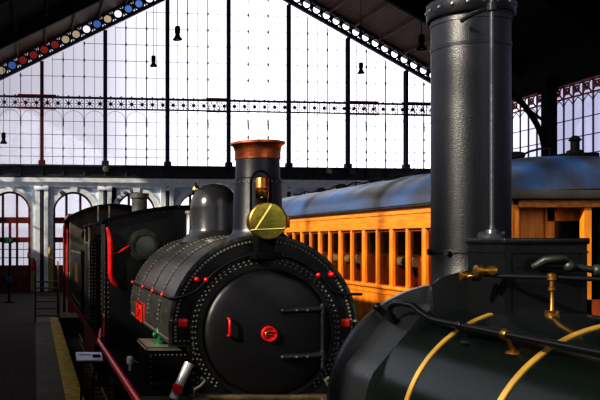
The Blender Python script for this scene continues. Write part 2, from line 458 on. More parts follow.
# rafters with a row of ringed openings
def rafter(side, Y, depth, name, mt, cells=24, glass=True):
    m = MB()
    L = 15.2
    ux, uz = side, -RM; ln = math.hypot(ux, uz); ux /= ln; uz /= ln
    nx, nz = -uz*side, abs(ux)     # upward normal
    if side < 0: nx, nz = uz, abs(ux)
    if nz < 0: nx, nz = -nx, -nz
    tot = L*ln
    rot = Matrix.Rotation(math.atan2(-uz, ux), 3, 'Y')
    def pt(t, h): return (RX+ux*t+nx*h, Y, RZ-.12+uz*t+nz*h)
    for h, w in ((0, .10), (depth, .10)):
        m.obox(pt(tot/2, h), (tot/2, .12, w), rot)
    centers = []
    step = tot/cells
    for k in range(cells):
        c = pt((k+.5)*step, depth/2); r = min(step, depth)*.5
        m.ring(c, r*.66, r*.95, -.06, .06, 20)
        d = pt(k*step, depth/2)
        m.obox(d, (.03, .06, depth/2), rot)
        centers.append((c, r*.66))
        for dt, dh in ((.5, .5), (.5, -.5), (-.5, .5), (-.5, -.5)):
            q = pt((k+.5+dt*.78)*step, depth/2+dh*depth*.78)
            m.obox(q, (.07, .03, .03), rot)
    o = m.build(name, mt, shear=True)
    struct(o, 'sloping iron rafter with a row of ringed openings', 'rafter')
    return o, centers
for side in (-1, 1):
    o, cs = rafter(side, FY-.2, .78, 'trim_%d' % n, IRON); n += 1
    if side < 0:
        tints = {21: TINTA, 20: TINTB, 19: TINTR, 18: TINTR, 17: TINTR, 16: TINTR, 15: TINTA, 14: TINTA, 12: TINTB, 11: TINTA, 9: TINTB, 8: TINTB}
        for k, g in tints.items():  # tinted discs added in place of coloured light around the openings
            if k < len(cs):
                c, r = cs[k]; m = MB(); m.lathe(c, [(0, .0), (r, .0), (r, .012), (0, .012)], 'Y', 16, caps=False, smooth=False)
                m.build('tinted_disc', g, o, shear=True, label={TINTR: 'glass disc added for red light', TINTB: 'glass disc added for blue light', TINTA: 'glass disc added for amber light'}[g])
# roof skin: brown boards over the bay by the gable, shade painted near-black over the unlit bays beyond
for ya, yb, mt, nm, lab in ((43.9, FY+.6, ROOFB, 'ceiling', 'brown boarded roof over the bay next to the gable window'), (-10, 43.9, ROOFSHADE, 'ceiling_near', 'pitched roof of the train hall with its shade painted near-black')):
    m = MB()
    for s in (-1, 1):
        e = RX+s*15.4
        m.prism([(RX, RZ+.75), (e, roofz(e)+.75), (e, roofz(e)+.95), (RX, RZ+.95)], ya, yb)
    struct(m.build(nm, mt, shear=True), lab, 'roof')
    m = MB()
    for s in (-1, 1):
        for k in range(1, 10):
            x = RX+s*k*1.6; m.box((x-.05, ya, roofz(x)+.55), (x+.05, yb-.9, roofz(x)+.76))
    struct(m.build('trim_%d' % n, mt, shear=True), 'purlins under the ' + ('brown' if mt is ROOFB else 'shade-painted') + ' roof boards', 'purlin'); n += 1
for q, Y in enumerate((44.0, 36.4, 28.8, 21.2, 13.6, 6.0, -1.6)):
    m = MB()
    for s in (-1, 1):
        e = RX+s*15.2
        m.prism([(RX, RZ+.12), (e, roofz(e)+.12), (e, roofz(e)+.8), (RX, RZ+.8)], Y-.02, Y+.02)
        m.prism([(RX, RZ+.05), (e, roofz(e)+.05), (e, roofz(e)+.16), (RX, RZ+.16)], Y-.14, Y+.14)
    struct(m.build('trim_%d' % n, MATT, shear=True), 'black iron roof frame spanning the hall', 'roof frame'); n += 1

# right side wall: masonry, then glazing with pointed heads, eaves beam
EZ = roofz(XR)
m = MB(); m.box((XR, -9, GROUND), (XR+.5, 53.5, 5.6))
struct(m.build('wall_right', BRICKW), 'brick side wall on the right of the hall', 'wall')
m = MB(); m.box((XR-.1, -9, 10.95), (XR+.5, 53.5, EZ+.95)); m.box((XR-.25, -9, 5.5), (XR+.4, 53.5, 5.75))
struct(m.build('trim_%d' % n, MATT), 'dark eaves beam along the right side wall', 'beam'); n += 1
wk = 9
colY = [44.2-7.6*k for k in range(7)]
for q in range(len(colY)+1):
    ya = 53.6 if q == 0 else colY[q-1]
    yb = colY[q] if q < len(colY) else -9
    m = MB(); m2 = MB(); nb = max(1, round((ya-yb)/.78)); w = (ya-yb)/nb
    for k in range(nb+1):
        y = yb+k*w; m.box((XR-.02, y-.03, 5.6), (XR+.04, y+.03, 10.95))
        if k < nb:
            cy = y+w/2
            for s in (-1, 1):    # pointed head
                pts = [(XR, cy+s*w/2*(1-(j/6)**1.6), 9.75+.42*(j/6)**.8) for j in range(7)]
                m.tube(pts, .022, 6)
            for j in range(2):
                m2.ring((0, 0, 0), 0, 0, 0, 0, 3) if False else None
            # red cresting: crossed curls
            for s in (-1, 1):
                m2.tube([(XR-.05, cy+s*w*.48, 10.25), (XR-.05, cy+s*w*.2, 10.45), (XR-.05, cy-s*w*.15, 10.62), (XR-.05, cy-s*w*.42, 10.92)], .035, 6)
            m2.lathe((XR-.05, cy, 10.58), [(.10, -.03), (.19, -.03), (.19, .03), (.10, .03), (.10, -.03)], 'X', 10, caps=False, smooth=False)
    for z in (6.4, 7.3, 8.2, 9.1, 10.22):
        m.box((XR-.01, yb, z-.02), (XR+.03, ya, z+.02))
    m2.box((XR-.08, yb, 10.18), (XR-.02, ya, 10.26)); m2.box((XR-.08, yb, 10.88), (XR-.02, ya, 10.97))
    o = m.build('window_%d' % wk, IRON); struct(o, 'side window bay with pointed glazing heads', 'window'); wk += 1
    m2.build('cresting', IRONR, o, label='red ornamental cresting')
    m = MB(); m.box((XR+.06, yb, 5.6), (XR+.075, ya, 10.95)); m.build('pane', GLASS, o)
for y in colY:
    m = MB(); m.box((XR-.55, y-.26, GROUND), (XR-.02, y+.26, 11.6)); m.box((XR-.65, y-.36, 10.7), (XR, y+.36, 11.0)); m.box((XR-.65, y-.36, 4.9), (XR, y+.36, 5.2))
    pts = []
    for j in range(9):
        t = j/8; pts.append((XR-.5-2.6*t**1.3, y, 7.7+3.9*t**.75))
    m.tube(pts, .14, 8)
    m.tube([(XR-.5, y, 9.2), (XR-2.4, y, 10.6)], .07, 6)
    struct(m.build('trim_%d' % n, MATT), 'black iron wall column with a curved roof brace', 'column'); n += 1
# left side wall: low masonry and a high glazed strip the sun comes through
m = MB(); m.box((XL-.5, -9, -.75), (XL, 50, 4.5))
struct(m.build('wall_left', BRICKW), 'low side wall on the left of the hall', 'wall')
m = MB()
for k in range(14): 
    y = 49-4.2*k; m.box((XL-.3, y-.05, 4.5), (XL-.1, y+.05, EZ+.3))
for z in (6, 7.5, 9, 10.5): m.box((XL-.24, -9, z-.03), (XL-.18, 50, z+.03))
o = m.build('window_%d' % wk, IRON); struct(o, 'high glazed strip along the left side wall', 'window'); wk += 1
m = MB(); m.box((XL-.21, -9, 4.5), (XL-.2, 50, EZ+.9)); m.build('pane', GLASS, o)
m = MB()
for k in range(9): m.box((XL+BAY*k-.12, -9.3, 4.5), (XL+BAY*k+.12, -9.1, roofz(XL+BAY*k)+.5))
for z in (6.5, 8.5, 10.5, 12.5): m.box((XL+(max(0, z-EZ)/RM), -9.25, z-.04), (XR-(max(0, z-EZ)/RM), -9.15, z+.04))
o = m.build('window_%d' % (wk+1), IRON); struct(o, 'unseen glazed gable added at the near end for front fill light', 'window')  # unseen glazing added behind the camera to fill front faces
m = MB(); m.prism([(XL-.2, 4.5), (XR+.2, 4.5), (XR+.2, EZ+.8), (RX, RZ+.9), (XL-.2, EZ+.8)], -9.22, -9.2); m.build('pane', GLASS, o)
m = MB(); m.box((XL-.5, -9.4, -.75), (XR+.5, -9, 4.5))
struct(m.build('wall_near', BRICKW, shear=False), 'brick end wall behind the viewer', 'wall')

# ------------------------------------------------------------------ tracks
def track(xc, y0, y1, label):
    t = thing('railway_track', label, 'track', (xc, (y0+y1)/2, GROUND))
    for s in (-1, 1):
        m = MB(); x = xc+s*.835
        m.prism([(x-.035, RAIL-.04), (x-.035, RAIL), (x+.035, RAIL), (x+.035, RAIL-.04), (x+.012, RAIL-.05), (x+.012, RAIL-.12), (x+.065, RAIL-.14), (x-.065, RAIL-.14), (x-.012, RAIL-.12), (x-.012, RAIL-.05)], y0, y1)
        m.build('rail', RAILM, t)
    first = None; k = 0; y = y0+.3
    while y < y1:
        if first is None:
            m = MB(); m.box((xc-1.3, y-.13, GROUND-.05), (xc+1.3, y+.13, RAIL-.13), .015); first = m.build('sleeper', SLEEP, t); fy = y
        else:
            c = first.copy(); COL.objects.link(c); c.parent = t; c.location = first.location+Vector((0, y-fy, 0))
        y += .62
    return t
track(2.56, -5, 32.9, 'track with timber sleepers under the three black locomotives')
track(7.85, 8.5, 32.9, 'track under the orange wooden coach')

# ------------------------------------------------------------------ wheel helper
def wheel(parent, xc, y, r, side, spokes, mt, counter=True):
    x = xc+side*.78; xo = side
    m = MB(); z = RAIL+r
    m.lathe((x, y, z), [(r*.84, -.06), (r*.97, -.06), (r*.97, .06), (r*.84, .06), (r*.84, -.06)], 'X', 36, caps=False, smooth=False)
    m.lathe((x-side*.07, y, z), [(r*.86, -.012), (r*.998, -.012), (r*.998, .012), (r*.86, .012), (r*.86, -.012)], 'X', 36, caps=False, smooth=False)
    m.cyl((x-.09, y, z), (x+.09, y, z), r*.2)
    for k in range(spokes):
        a = 2*PI*k/spokes
        m.tube([(x, y+math.cos(a)*r*.15, z+math.sin(a)*r*.15), (x, y+math.cos(a)*r*.9, z+math.sin(a)*r*.9)], [.05, .035], 6)
    return m.build('wheel', mt, parent)
def buffer(parent, x, y, z, d, mt, r=.20):
    m = MB(); m.lathe((x, y, z), [(.16, 0), (.16, d*.1), (.10, d*.15), (.09, d*.75), (.05, d*.76), (.05, d*.92), (r, d*.93), (r*.95, d*.98), (0, d)], 'Y', 24)
    return m.build('buffer', mt, parent)

# ------------------------------------------------------------------ middle locomotive (saddle tank)
AX = 2.52
TZ, TR = 2.033, 1.02          # saddle tank arc
SZ = 2.0                      # smokebox centre
Y0, Y1 = 9.34, 13.19
A = thing('saddle_tank_locomotive', 'black riveted saddle tank locomotive with copper-capped chimney and brass headlamp', 'locomotive', (AX, 14.2, RAIL))
m = MB(); prof = [(AX-TR, 1.86)]
for k in range(37):
    a = PI-PI*k/36; prof.append((AX+TR*math.cos(a), TZ+TR*math.sin(a)))
prof.append((AX+TR, 1.86)); 
bmv = m.prism(prof, Y0, Y1)
for f in m.bm.faces: f.smooth = False
tank_edges = [e for e in m.bm.edges if abs(e.verts[0].co.y-Y0) < 1e-4 and abs(e.verts[1].co.y-Y0) < 1e-4]
bmesh.ops.remove_doubles(m.bm, verts=m.bm.verts, dist=1e-5)
tank_edges = [e for e in m.bm.edges if abs(e.verts[0].co.y-Y0) < 1e-4 and abs(e.verts[1].co.y-Y0) < 1e-4]
bmesh.ops.bevel(m.bm, geom=tank_edges, offset=.022, segments=3, affect='EDGES')
for f in m.bm.faces:
    if abs(f.normal.y) < .9: f.smooth = True
def tankpt(a, r): return (AX+r*math.cos(a), TZ+r*math.sin(a))
# seams
for ys in (10.25, 11.15, 12.2):
    for k in range(40):
        a0, a1 = PI*k/40, PI*(k+1)/40
        m.ring((AX, ys, TZ), TR-.01, TR+.008, -.05, .05, 1, a0, a1)
# rivets along the seams and the front rim
for ys in (Y0+.06, 10.21, 10.29, 11.11, 11.19, 12.16, 12.24, Y1-.06):
    for k in range(58):
        a = PI*(k+.5)/58; x, z = tankpt(a, TR+(.008 if Y0+.1 < ys < Y1-.1 else 0)); m.rivet((x, ys, z), .013, (math.cos(a), 0, math.sin(a)))
tank_m = m; m = MB()
fr = [(AX-TR+.015, 1.865)]+[(AX+(TR-.015)*math.cos(PI-PI*k/48), TZ+(TR-.015)*math.sin(PI-PI*k/48)) for k in range(49)]+[(AX+TR-.015, 1.865)]
m.prism(fr, Y0-.006, Y0+.03)
for k in range(72):
    a = PI*(k+.5)/72; x, z = tankpt(a, TR-.055); m.rivet((x, Y0-.006, z), .017, (0, -1, 0))
for s in (-1, 1):
    for j in range(4): m.rivet((AX+s*(TR-.055), Y0-.006, 1.90+j*.04), .016, (0, -1, 0))
    for j in range(9): m.rivet((AX+s*(TR-.06-.045*j), Y0-.006, 1.90), .016, (0, -1, 0))
    for j in range(8):
        m.rivet((AX+s*.62, Y0, 1.92+j*.045), .012, (0, -1, 0)) if j < 2 else None
    for j in range(46): tank_m.rivet((AX+s*TR, Y0+.1+j*.08, 1.90), .012, (s, 0, 0))
    for zz in (2.0, 2.42):
        pass
m.build('tank_front', BLACK, A); tank = tank_m.build('saddle_tank', TANKB, A)
m = MB(); py = 12.35
m.box((AX-TR-.02, py-.78, 1.87), (AX-TR+.02, py+.0, 2.14), .006)
pl = m.build('number_plate', RED, A, label='red plate with gold edge and figure')
m = MB()
x = AX-TR-.022
for z0, z1, ya, yb in ((1.87, 1.885, py-.78, py), (2.125, 2.14, py-.78, py), (1.87, 2.14, py-.78, py-.755), (1.87, 2.14, py-.025, py)):
    m.box((x-.006, ya, z0), (x+.004, yb, z1))
m.tube([(x, py-.28, 2.06), (x, py-.32, 2.085), (x, py-.42, 2.085), (x, py-.47, 2.05), (x, py-.42, 2.01), (x, py-.28, 1.925), (x, py-.50, 1.925)], .012, 6)
m.build('plate_figure', BRASS, pl)
# boiler and firebox below the tank
m = MB(); m.cyl((AX, Y0+.1, 1.95), (AX, 13.9, 1.95), .70, n=40)
m.build('boiler', MATT, A)
# smokebox front
m = MB()
m.ring((AX+.01, Y0, SZ), .0, .835, -.05, .0, 64)
m.prism([(AX-.82, 1.28), (AX+.84, 1.28), (AX+.84, SZ-.1), (AX+.70, SZ), (AX-.68, SZ), (AX-.82, SZ-.1)], Y0-.048, Y0+.12)
m.ring((AX+.01, Y0, SZ), .70, .745, -.085, -.05, 64)
for r, nn in ((.80, 84), (.765, 78)):
    for k in range(nn):
        a = 2*PI*k/nn
        if math.sin(a) > -.75: m.rivet((AX+.01+r*math.cos(a), Y0-.05, SZ+r*math.sin(a)), .0145, (0, -1, 0))
for s in (-1, 1):
    for k in range(9):
        m.rivet((AX+.01+s*.79, Y0-.048, 1.33+k*.075), .014, (0, -1, 0)); m.rivet((AX+.01+s*.74, Y0-.048, 1.33+k*.06), .012, (0, -1, 0)) if k < 4 else None
m.build('smokebox', BLACK, A)
m = MB(); YD = Y0-.05
m.lathe((AX+.02, YD, SZ), [(0, -.135), (.2, -.132), (.4, -.115), (.55, -.09), (.63, -.068), (.665, -.05), (.682, -.03), (.684, 0)], 'Y', 72)
door = m.build('smokebox_door', DOORB, A)
for z in (SZ+.255, SZ-.245):
    m = MB(); y = YD-.115
    m.tube([(AX+.17, y-.03, z-.005), (AX+.3, y-.025, z), (AX+.45, y-.002, z+.004), (AX+.60, y+.03, z+.01)], [.032, .03, .032, .034], 10)
    m.ball((AX+.16, y-.03, z-.005), .03)
    for xx in (.3, .42): m.rivet((AX+xx, y-.052+(.02 if xx > .4 else 0), z), .016, (0, -1, 0))
    m.build('hinge_strap', HINGE, door)
m = MB(); m.cyl((AX+.605, YD-.09, SZ-.38), (AX+.605, YD-.09, SZ+.28), .022); 
for z in (SZ+.26, SZ-.24): m.cyl((AX+.605, YD-.09, z-.05), (AX+.605, YD-.09, z+.05), .034)
m.ball((AX+.605, YD-.09, SZ+.30), .03)
m.build('hinge_post', HINGE, door)
m = MB(); hx = AX-.42
m.tube([(hx, YD-.08, SZ+.16), (hx, YD-.16, SZ+.16), (hx, YD-.18, SZ+.14), (hx, YD-.18, SZ), (hx, YD-.16, SZ-.02), (hx, YD-.08, SZ-.02)], .016, 10)
m.build('grab_handle', RED, door)
m = MB(); c = (AX+.01, YD-.13, SZ)
m.lathe(c, [(.085, .02), (.085, -.03), (.078, -.045), (.066, -.045), (.062, -.03), (0, -.03)], 'Y', 32)
lk = m.build('door_lock', RED, door, label='round red door lock')
m = MB(); y = c[1]-.042
m.tube([(AX-.03, y, SZ-.03), (AX-.035, y, SZ+.015), (AX-.005, y, SZ+.03), (AX+.055, y, SZ+.025)], .011, 8)
m.tube([(AX-.035, y, SZ), (AX+.03, y, SZ-.005)], .009, 8)
m.build('lock_lever', COPPER, lk)
# red brackets on the front plate
for s, xx in ((-1, AX-.89), (1, AX+.885)):
    m = MB(); m.box((xx-.052, Y0-.05, 2.06), (xx+.052, Y0-.005, 2.15), .008)
    o = m.build('lamp_bracket', RED, A, label='red lamp bracket')
    m = MB(); m.tube([(xx-.12, Y0-.02, 2.12), (xx+.12, Y0-.02, 2.12)], .012, 8); m.ball((xx-.12, Y0-.02, 2.12), .022); m.ball((xx+.12, Y0-.02, 2.12), .022)
    m.build('bracket_rod', GREYM, o)
for xx, zz in ((AX-.74, 2.58), (AX+.735, 2.635)):
    m = MB(); m.cyl((xx, Y0, zz), (xx, Y0-.05, zz), .03); m.ball((xx, Y0-.06, zz), .03)
    m.build('valve_knob', RED, A)
# handrail with red knobs
hp = []
RZh = 2.37
xs = AX-math.sqrt(TR**2-(RZh-TZ)**2)-.05
for y in (13.15, 12.4, 11.6, 10.8, 10.0, 9.45): hp.append((xs+(.0), y, RZh+.0*(13.15-y)))
hp += [(xs+.02, 9.34, 2.37), (xs+.07, 9.29, 2.38), (xs+.14, 9.27, 2.40), (xs+.27, 9.27, 2.46)]
R2 = .86
for k in range(26):
    a = math.radians(137-105*k/25); hp.append((AX+.01+R2*math.cos(a), Y0-.06, SZ+R2*math.sin(a)))
hp += [(AX+.88, Y0-.06, 2.42), (AX+1.06, Y0-.06, 2.42)]
m = MB(); m.tube(hp, .016, 8); m.build('handrail', BLACK, A)
for (x, y, z) in ((xs, 12.95, RZh), (xs, 11.7, RZh), (xs, 10.75, RZh), (xs, 9.95, RZh)):
    m = MB(); m.ball((x, y, z), .03); m.cyl((x, y, z), (x+.06, y, z-.02), .018); m.build('rail_knob', RED, A)
for a in (138, 47):
    a = math.radians(a); m = MB(); m.ball((AX+R2*math.cos(a), Y0-.06, SZ+R2*math.sin(a)), .03); m.build('rail_knob', RED, A)
# chimney
CY = 9.66; cz = 3.0
m = MB(); m.lathe((AX+.02, CY, 0), [(.36, 2.98), (.34, 3.04), (.285, 3.09), (.275, 3.14), (.262, 3.70), (.248, 3.71), (.243, 3.94)], 'Z', 48)
for k in range(26):
    a = 2*PI*k/26; m.rivet((AX+.02+.264*math.cos(a), CY+.264*math.sin(a), 3.66), .010, (math.cos(a), math.sin(a), 0))
ch = m.build('chimney', CAST, A)
m = MB(); m.lathe((AX+.02, CY, 0), [(.245, 3.92), (.254, 3.925), (.254, 4.02), (.262, 4.055), (.28, 4.085), (.306, 4.095), (.306, 4.115), (.27, 4.125), (.21, 4.12), (.2, 3.98)], 'Z', 48)
m.build('chimney_cap', COPPER, ch, label='copper chimney cap')
# dome
DY = 12.05; dx = AX+.03
m = MB(); m.lathe((dx, DY, 0), [(.47, 2.98), (.43, 3.05), (.36, 3.10), (.335, 3.17), (.335, 3.46), (.325, 3.55), (.29, 3.65), (.235, 3.73), (.16, 3.785), (.08, 3.81), (0, 3.815)], 'Z', 48)
m.build('dome', GREYM if False else mat('dome_black', (.05, .05, .05), .22, metal=.5, bump=.06, bscale=12, rvar=.06), A)
v = P(190, 239, 12.7)
m = MB(); m.lathe((v.x, 12.7, 0), [(.09, 2.92), (.09, 3.0), (.06, 3.03), (.055, 3.40), (.075, 3.41), (.075, 3.45), (0, 3.45)], 'Z', 24)
m.build('safety_valve', STEEL if False else mat('grey_white_metal', (.38, .36, .31), .35, metal=.6, var=.3), A)
w = P(196, 200, 12.75)
m = MB(); m.lathe((w.x, 12.75, 0), [(.022, 3.3), (.022, 3.60), (.05, 3.62), (.05, 3.67), (.03, 3.69), (.055, 3.72), (.055, 3.80), (.02, 3.84), (.028, 3.86), (0, 3.88)], 'Z', 20)
m.build('whistle', BRASS, A, label='brass whistle')
# headlamp
lc = Vector((P(268, 220, 9.05).x, 9.05, HC+(241-221)*9.05/F)); LR = .192
m = MB(); m.lathe(lc, [(LR*.99, -.02), (LR*1.05, -.01), (LR*1.05, .05), (LR*.95, .07), (LR*.9, .24), (LR*.6, .30), (0, .31)], 'Y', 40, caps=False)
hl = m.build('headlamp', BRASSD, A, label='round brass headlamp')
m = MB(); m.lathe(lc, [(LR*1.0, -.012), (LR*.93, -.008), (LR*.8, .025), (LR*.6, .06), (LR*.35, .085), (0, .095)], 'Y', 40)
m.build('reflector', LFACE, hl)
m = MB(); y = lc.y-.03
def lp(px, py): return (lc.x+(px-268)*9.05/F, y, lc.z-(py-221)*9.05/F)
m.tube([lp(271, 205), lp(255, 229.5), lp(284, 228.5)], .0085, 6); m.tube([lp(255, 229.5), (lc.x-LR, y+.02, lc.z-.1)], .006, 6)
m.build('wire_guard', mat('pale_brass', (.80, .70, .35), .4, metal=.3), hl)
m = MB(); m.lathe((lc.x-.03, lc.y+.12, 0), [(.055, lc.z+.16), (.05, lc.z+.26), (.06, lc.z+.27), (.06, lc.z+.30)], 'Z', 24)
m.build('lamp_neck', MATT, hl)
m = MB(); m.lathe((lc.x-.03, lc.y+.12, 0), [(.062, lc.z+.25), (.07, lc.z+.26), (.07, lc.z+.33), (.055, lc.z+.34)], 'Z', 24); m.build('lamp_collar', BRASS, hl)
m = MB(); m.lathe((lc.x-.03, lc.y+.12, 0), [(.064, lc.z+.335), (.074, lc.z+.35), (.074, lc.z+.375), (.07, lc.z+.38), (.07, lc.z+.45), (.062, lc.z+.47), (.02, lc.z+.475), (0, lc.z+.475)], 'Z', 24); m.build('lamp_vent', COPPER, hl)
m = MB(); pts = [(lc.x-.13, lc.y+.2, lc.z+.1)]
for k in range(13):
    a = PI-PI*k/12; pts.append((lc.x-.025+.105*math.cos(a), lc.y+.2, lc.z+.42+.13*math.sin(a)))
pts.append((lc.x+.08, lc.y+.2, lc.z+.1)); m.tube(pts, .014, 8); m.build('lamp_hoop', MATT, hl)
m = MB(); m.box((lc.x-.09, lc.y+.05, 2.86), (lc.x+.09, lc.y+.28, lc.z-LR*.7)); m.box((lc.x-.14, lc.y+.0, 2.80), (lc.x+.14, Y0+.04, 2.88), .01); m.build('lamp_stand', MATT, hl)
m = MB(); m.box((lc.x+.17, lc.y+.08, lc.z-.07), (lc.x+.26, lc.y+.18, lc.z+.06), .01); m.build('side_light', COPPER, hl)
# cab
CYF = 13.85; CW = 1.35
def carc(x, top, drop): return top-drop*((x-AX)/CW)**2
m = MB(); poly = [(AX-CW, 1.30), (AX-CW, 3.33)]+[(AX-CW+2*CW*k/24, carc(AX-CW+2*CW*k/24, 3.54, .2)) for k in range(25)]+[(AX+CW, 1.30)]
m.prism(poly, CYF, CYF+.03)
for s in (-1, 1):
    m.box((AX+s*CW-.015, CYF, 1.28), (AX+s*CW+.015, CYF+.75, 3.32))
    for k in range(24): m.rivet((AX+s*(CW-.04), CYF, 1.36+k*.08), .013, (0, -1, 0)); m.rivet((AX+s*(CW+.015), CYF+.06, 1.36+k*.08), .013, (s, 0, 0)); m.rivet((AX+s*(CW+.015), CYF+.7, 1.36+k*.08), .013, (s, 0, 0))
for k in range(30):
    x = AX-CW+.05+k*(2*CW-.1)/29; m.rivet((x, CYF, carc(x, 3.54, .2)-.05), .012, (0, -1, 0))
cab = m.build('cab', BLACK, A)
m = MB(); poly = [(AX-CW-.06+2*(CW+.06)*k/24, carc(AX-CW-.06+2*(CW+.06)*k/24, 3.58, .22)) for k in range(25)]
poly2 = poly+[(x, z-.04) for x, z in poly[::-1]]
m.prism(poly2, CYF-.10, 19.45); m.build('cab_roof', MATT, A)
for s in (-1, 1):
    sx = AX+s*.735; z = 2.93
    m = MB(); m.ring((sx, CYF, z), .175, .225, -.05, .02, 36); m.ring((sx, CYF, z), .22, .26, -.02, 0, 36)
    o = m.build('spectacle_frame', mat('frame_lit_grey', (.07, .068, .06), .4, metal=.4, var=.5, vscale=9), A)  # frame colour greyed so the rim looks lit
    m = MB(); m.lathe((sx, CYF-.03, z), [(0, 0), (.178, 0), (.178, .008), (0, .008)], 'Y', 32, caps=False); m.build('pane', LENS, o)
# red handrail by the cab opening and small red pipe
for s in (-1, 1):
    m = MB(); x = AX+s*(CW-.07); y = CYF-.07
    m.tube([(x+s*.05, y+.02, 3.22), (x+s*.02, y, 3.12), (x, y, 2.95), (x, y, 2.5), (x-s*.03, y, 2.36), (x-s*.12, y+.04, 2.27)], [.03, .045, .05, .045, .045, .03], 10)
    m.box((x-s*.02, y, 2.85), (x+s*.01, y+.08, 2.9)); m.box((x-s*.02, y, 2.5), (x+s*.01, y+.08, 2.55))
    m.build('cab_handrail', RED, A)
m = MB(); m.tube([P(129, 246, 13.8), P(124, 249, 13.8), P(119, 252.5, 13.8), P(111, 254, 13.8)], .018, 8); m.build('feed_pipe', RED, A)
m = MB(); m.box((AX-CW-.02, CYF+.05, 1.42), (AX-CW+.02, CYF+.32, 1.80)); m.build('marker_plate', mat('orange_red', (.75, .10, .02), .4), A)
# rear side sheets, bunker, posts
m = MB()
for s in (-1, 1):
    x = AX+s*CW
    m.box((x-.015, 17.6, 1.28), (x+.015, 19.4, 3.0))
    for k in range(24):
        for dx_ in (.03, .10, .22): m.rivet((x-s*dx_, 17.6, 1.34+k*.07), .02, (0, -1, 0))
    for k in range(22):
        for yy in (17.68, 17.85, 19.34): m.rivet((x+s*.015, yy, 1.34+k*.075), .015, (s, 0, 0))
    for k in range(40): m.rivet((x+s*.015, 17.64+k*.044, 2.96), .014, (s, 0, 0))
m.box((AX-CW, 19.37, 1.28), (AX+CW, 19.4, 3.0)); m.box((AX-CW, 17.6, 1.28), (AX+CW, 17.63, 3.0))
m.build('bunker', BLACK, A)
for s in (-1, 1):
    m = MB(); m.cyl((AX+s*CW, 19.3, 2.95), (AX+s*CW, 19.3, 3.36), .035); m.build('roof_post', GREYM, A)
    m = MB(); m.cyl((AX+s*CW, 17.65, 2.6), (AX+s*CW, 17.65, 3.36), .05); m.build('roof_post', GREYM, A)
m = MB()
for k in range(60):
    a = random.uniform(AX-CW+.15, AX+CW-.15); b = random.uniform(17.8, 19.2)
    m.ball((a, b, 2.9+random.uniform(-.05, .15)), random.uniform(.08, .16), 1, 1.2, .8, 6, 4)
m.build('coal', MATT, A)['kind'] = 'stuff'
for xx in (98, 109):
    q = P(xx, 206, 19.4); m = MB(); m.tube([(q.x, 19.3, 3.36), (q.x, 19.3, q.z)], .022, 6); m.build('lamp_iron', GREYM, A)
# running boards and red edges
m = MB(); m.box((AX-1.34, 9.0, 1.20), (AX+1.34, 19.5, 1.28)); m.build('running_board', MATT, A)
for s in (-1, 1):
    x = AX+s*1.36
    m = MB(); m.tube([(x, 9.0, 1.22), (x, 15.1, 1.22), (x+.02, 15.16, 1.24), (x+.05*-s, 15.2, 1.40), (x-s*.3, 15.2, 1.42)], .055, 10); m.build('edge_angle', mat('vivid_red', (.92, .015, .025), .3, coat=.4), A, label='red running board edge')
    m = MB(); m.box((x-.02, 9.0, 1.0), (x+.02, 15.2, 1.19)); m.build('edge_skirt', MATT, A)
    m = MB(); m.prism([(15.2, 1.2), (19.5, 1.2), (19.5, .75), (18.8, .55), (17.2, .55), (16.0, 1.0)], x-.02, x+.02, 'YZ'); m.build('valance', DRED, A)
    m = MB()
    for z in (.35, .8): m.box((AX+s*1.15, 15.5, z), (AX+s*1.45, 16.1, z+.03))
    m.box((AX+s*1.30, 15.5, .3), (AX+s*1.33, 15.53, 1.2)); m.box((AX+s*1.30, 16.07, .3), (AX+s*1.33, 16.1, 1.2))
    m.build('cab_step', MATT, A)
m = MB(); m.box((AX-1.3, 8.92, .35), (AX+1.3, 9.02, 1.22), .01); m.build('buffer_beam', RED, A)
m = MB(); m.box((AX-1.36, 8.9, 1.22), (AX+1.36, Y0+.05, 1.285)); m.box((AX-.82, Y0-.16, 1.285), (AX+.84, Y0-.04, 1.33), .01); m.build('front_footplate', mat('oily_brown_metal', (.10, .085, .05), .45, bump=.3, bscale=30, var=.4), A)
m = MB(); m.box((AX-1.3, 19.5, .35), (AX+1.3, 19.56, 1.22)); m.build('buffer_beam', RED, A)
for s in (-1, 1):
    buffer(A, AX+s*.92, 8.92, .75, -.5, MATT); 
m = MB()
for s in (-1, 1): m.box((AX+s*.58-.02, 9.0, -.05), (AX+s*.58+.02, 19.5, 1.22))
m.build('frame', MATT, A)
for y in (10.6, 12.3, 14.0, 17.4):
    for s in (-1, 1): wheel(A, AX, y, .55, s, 10, MATT)
    m = MB(); m.cyl((AX-.8, y, RAIL+.55), (AX+.8, y, RAIL+.55), .08); m.build('axle', MATT, A)
for s in (-1, 1):
    m = MB(); m.box((AX+s*.98-.04, 10.5, RAIL+.42), (AX+s*.98+.04, 14.1, RAIL+.54), .01); m.build('coupling_rod', STEEL, A)
    m = MB(); m.cyl((AX+s*1.0, 9.25, .45), (AX+s*1.0, 10.1, .45), .30, n=28); m.box((AX+s*1.0-.3, 9.3, .6), (AX+s*1.0+.3, 10.05, .95), .02); m.build('cylinder', MATT, A)
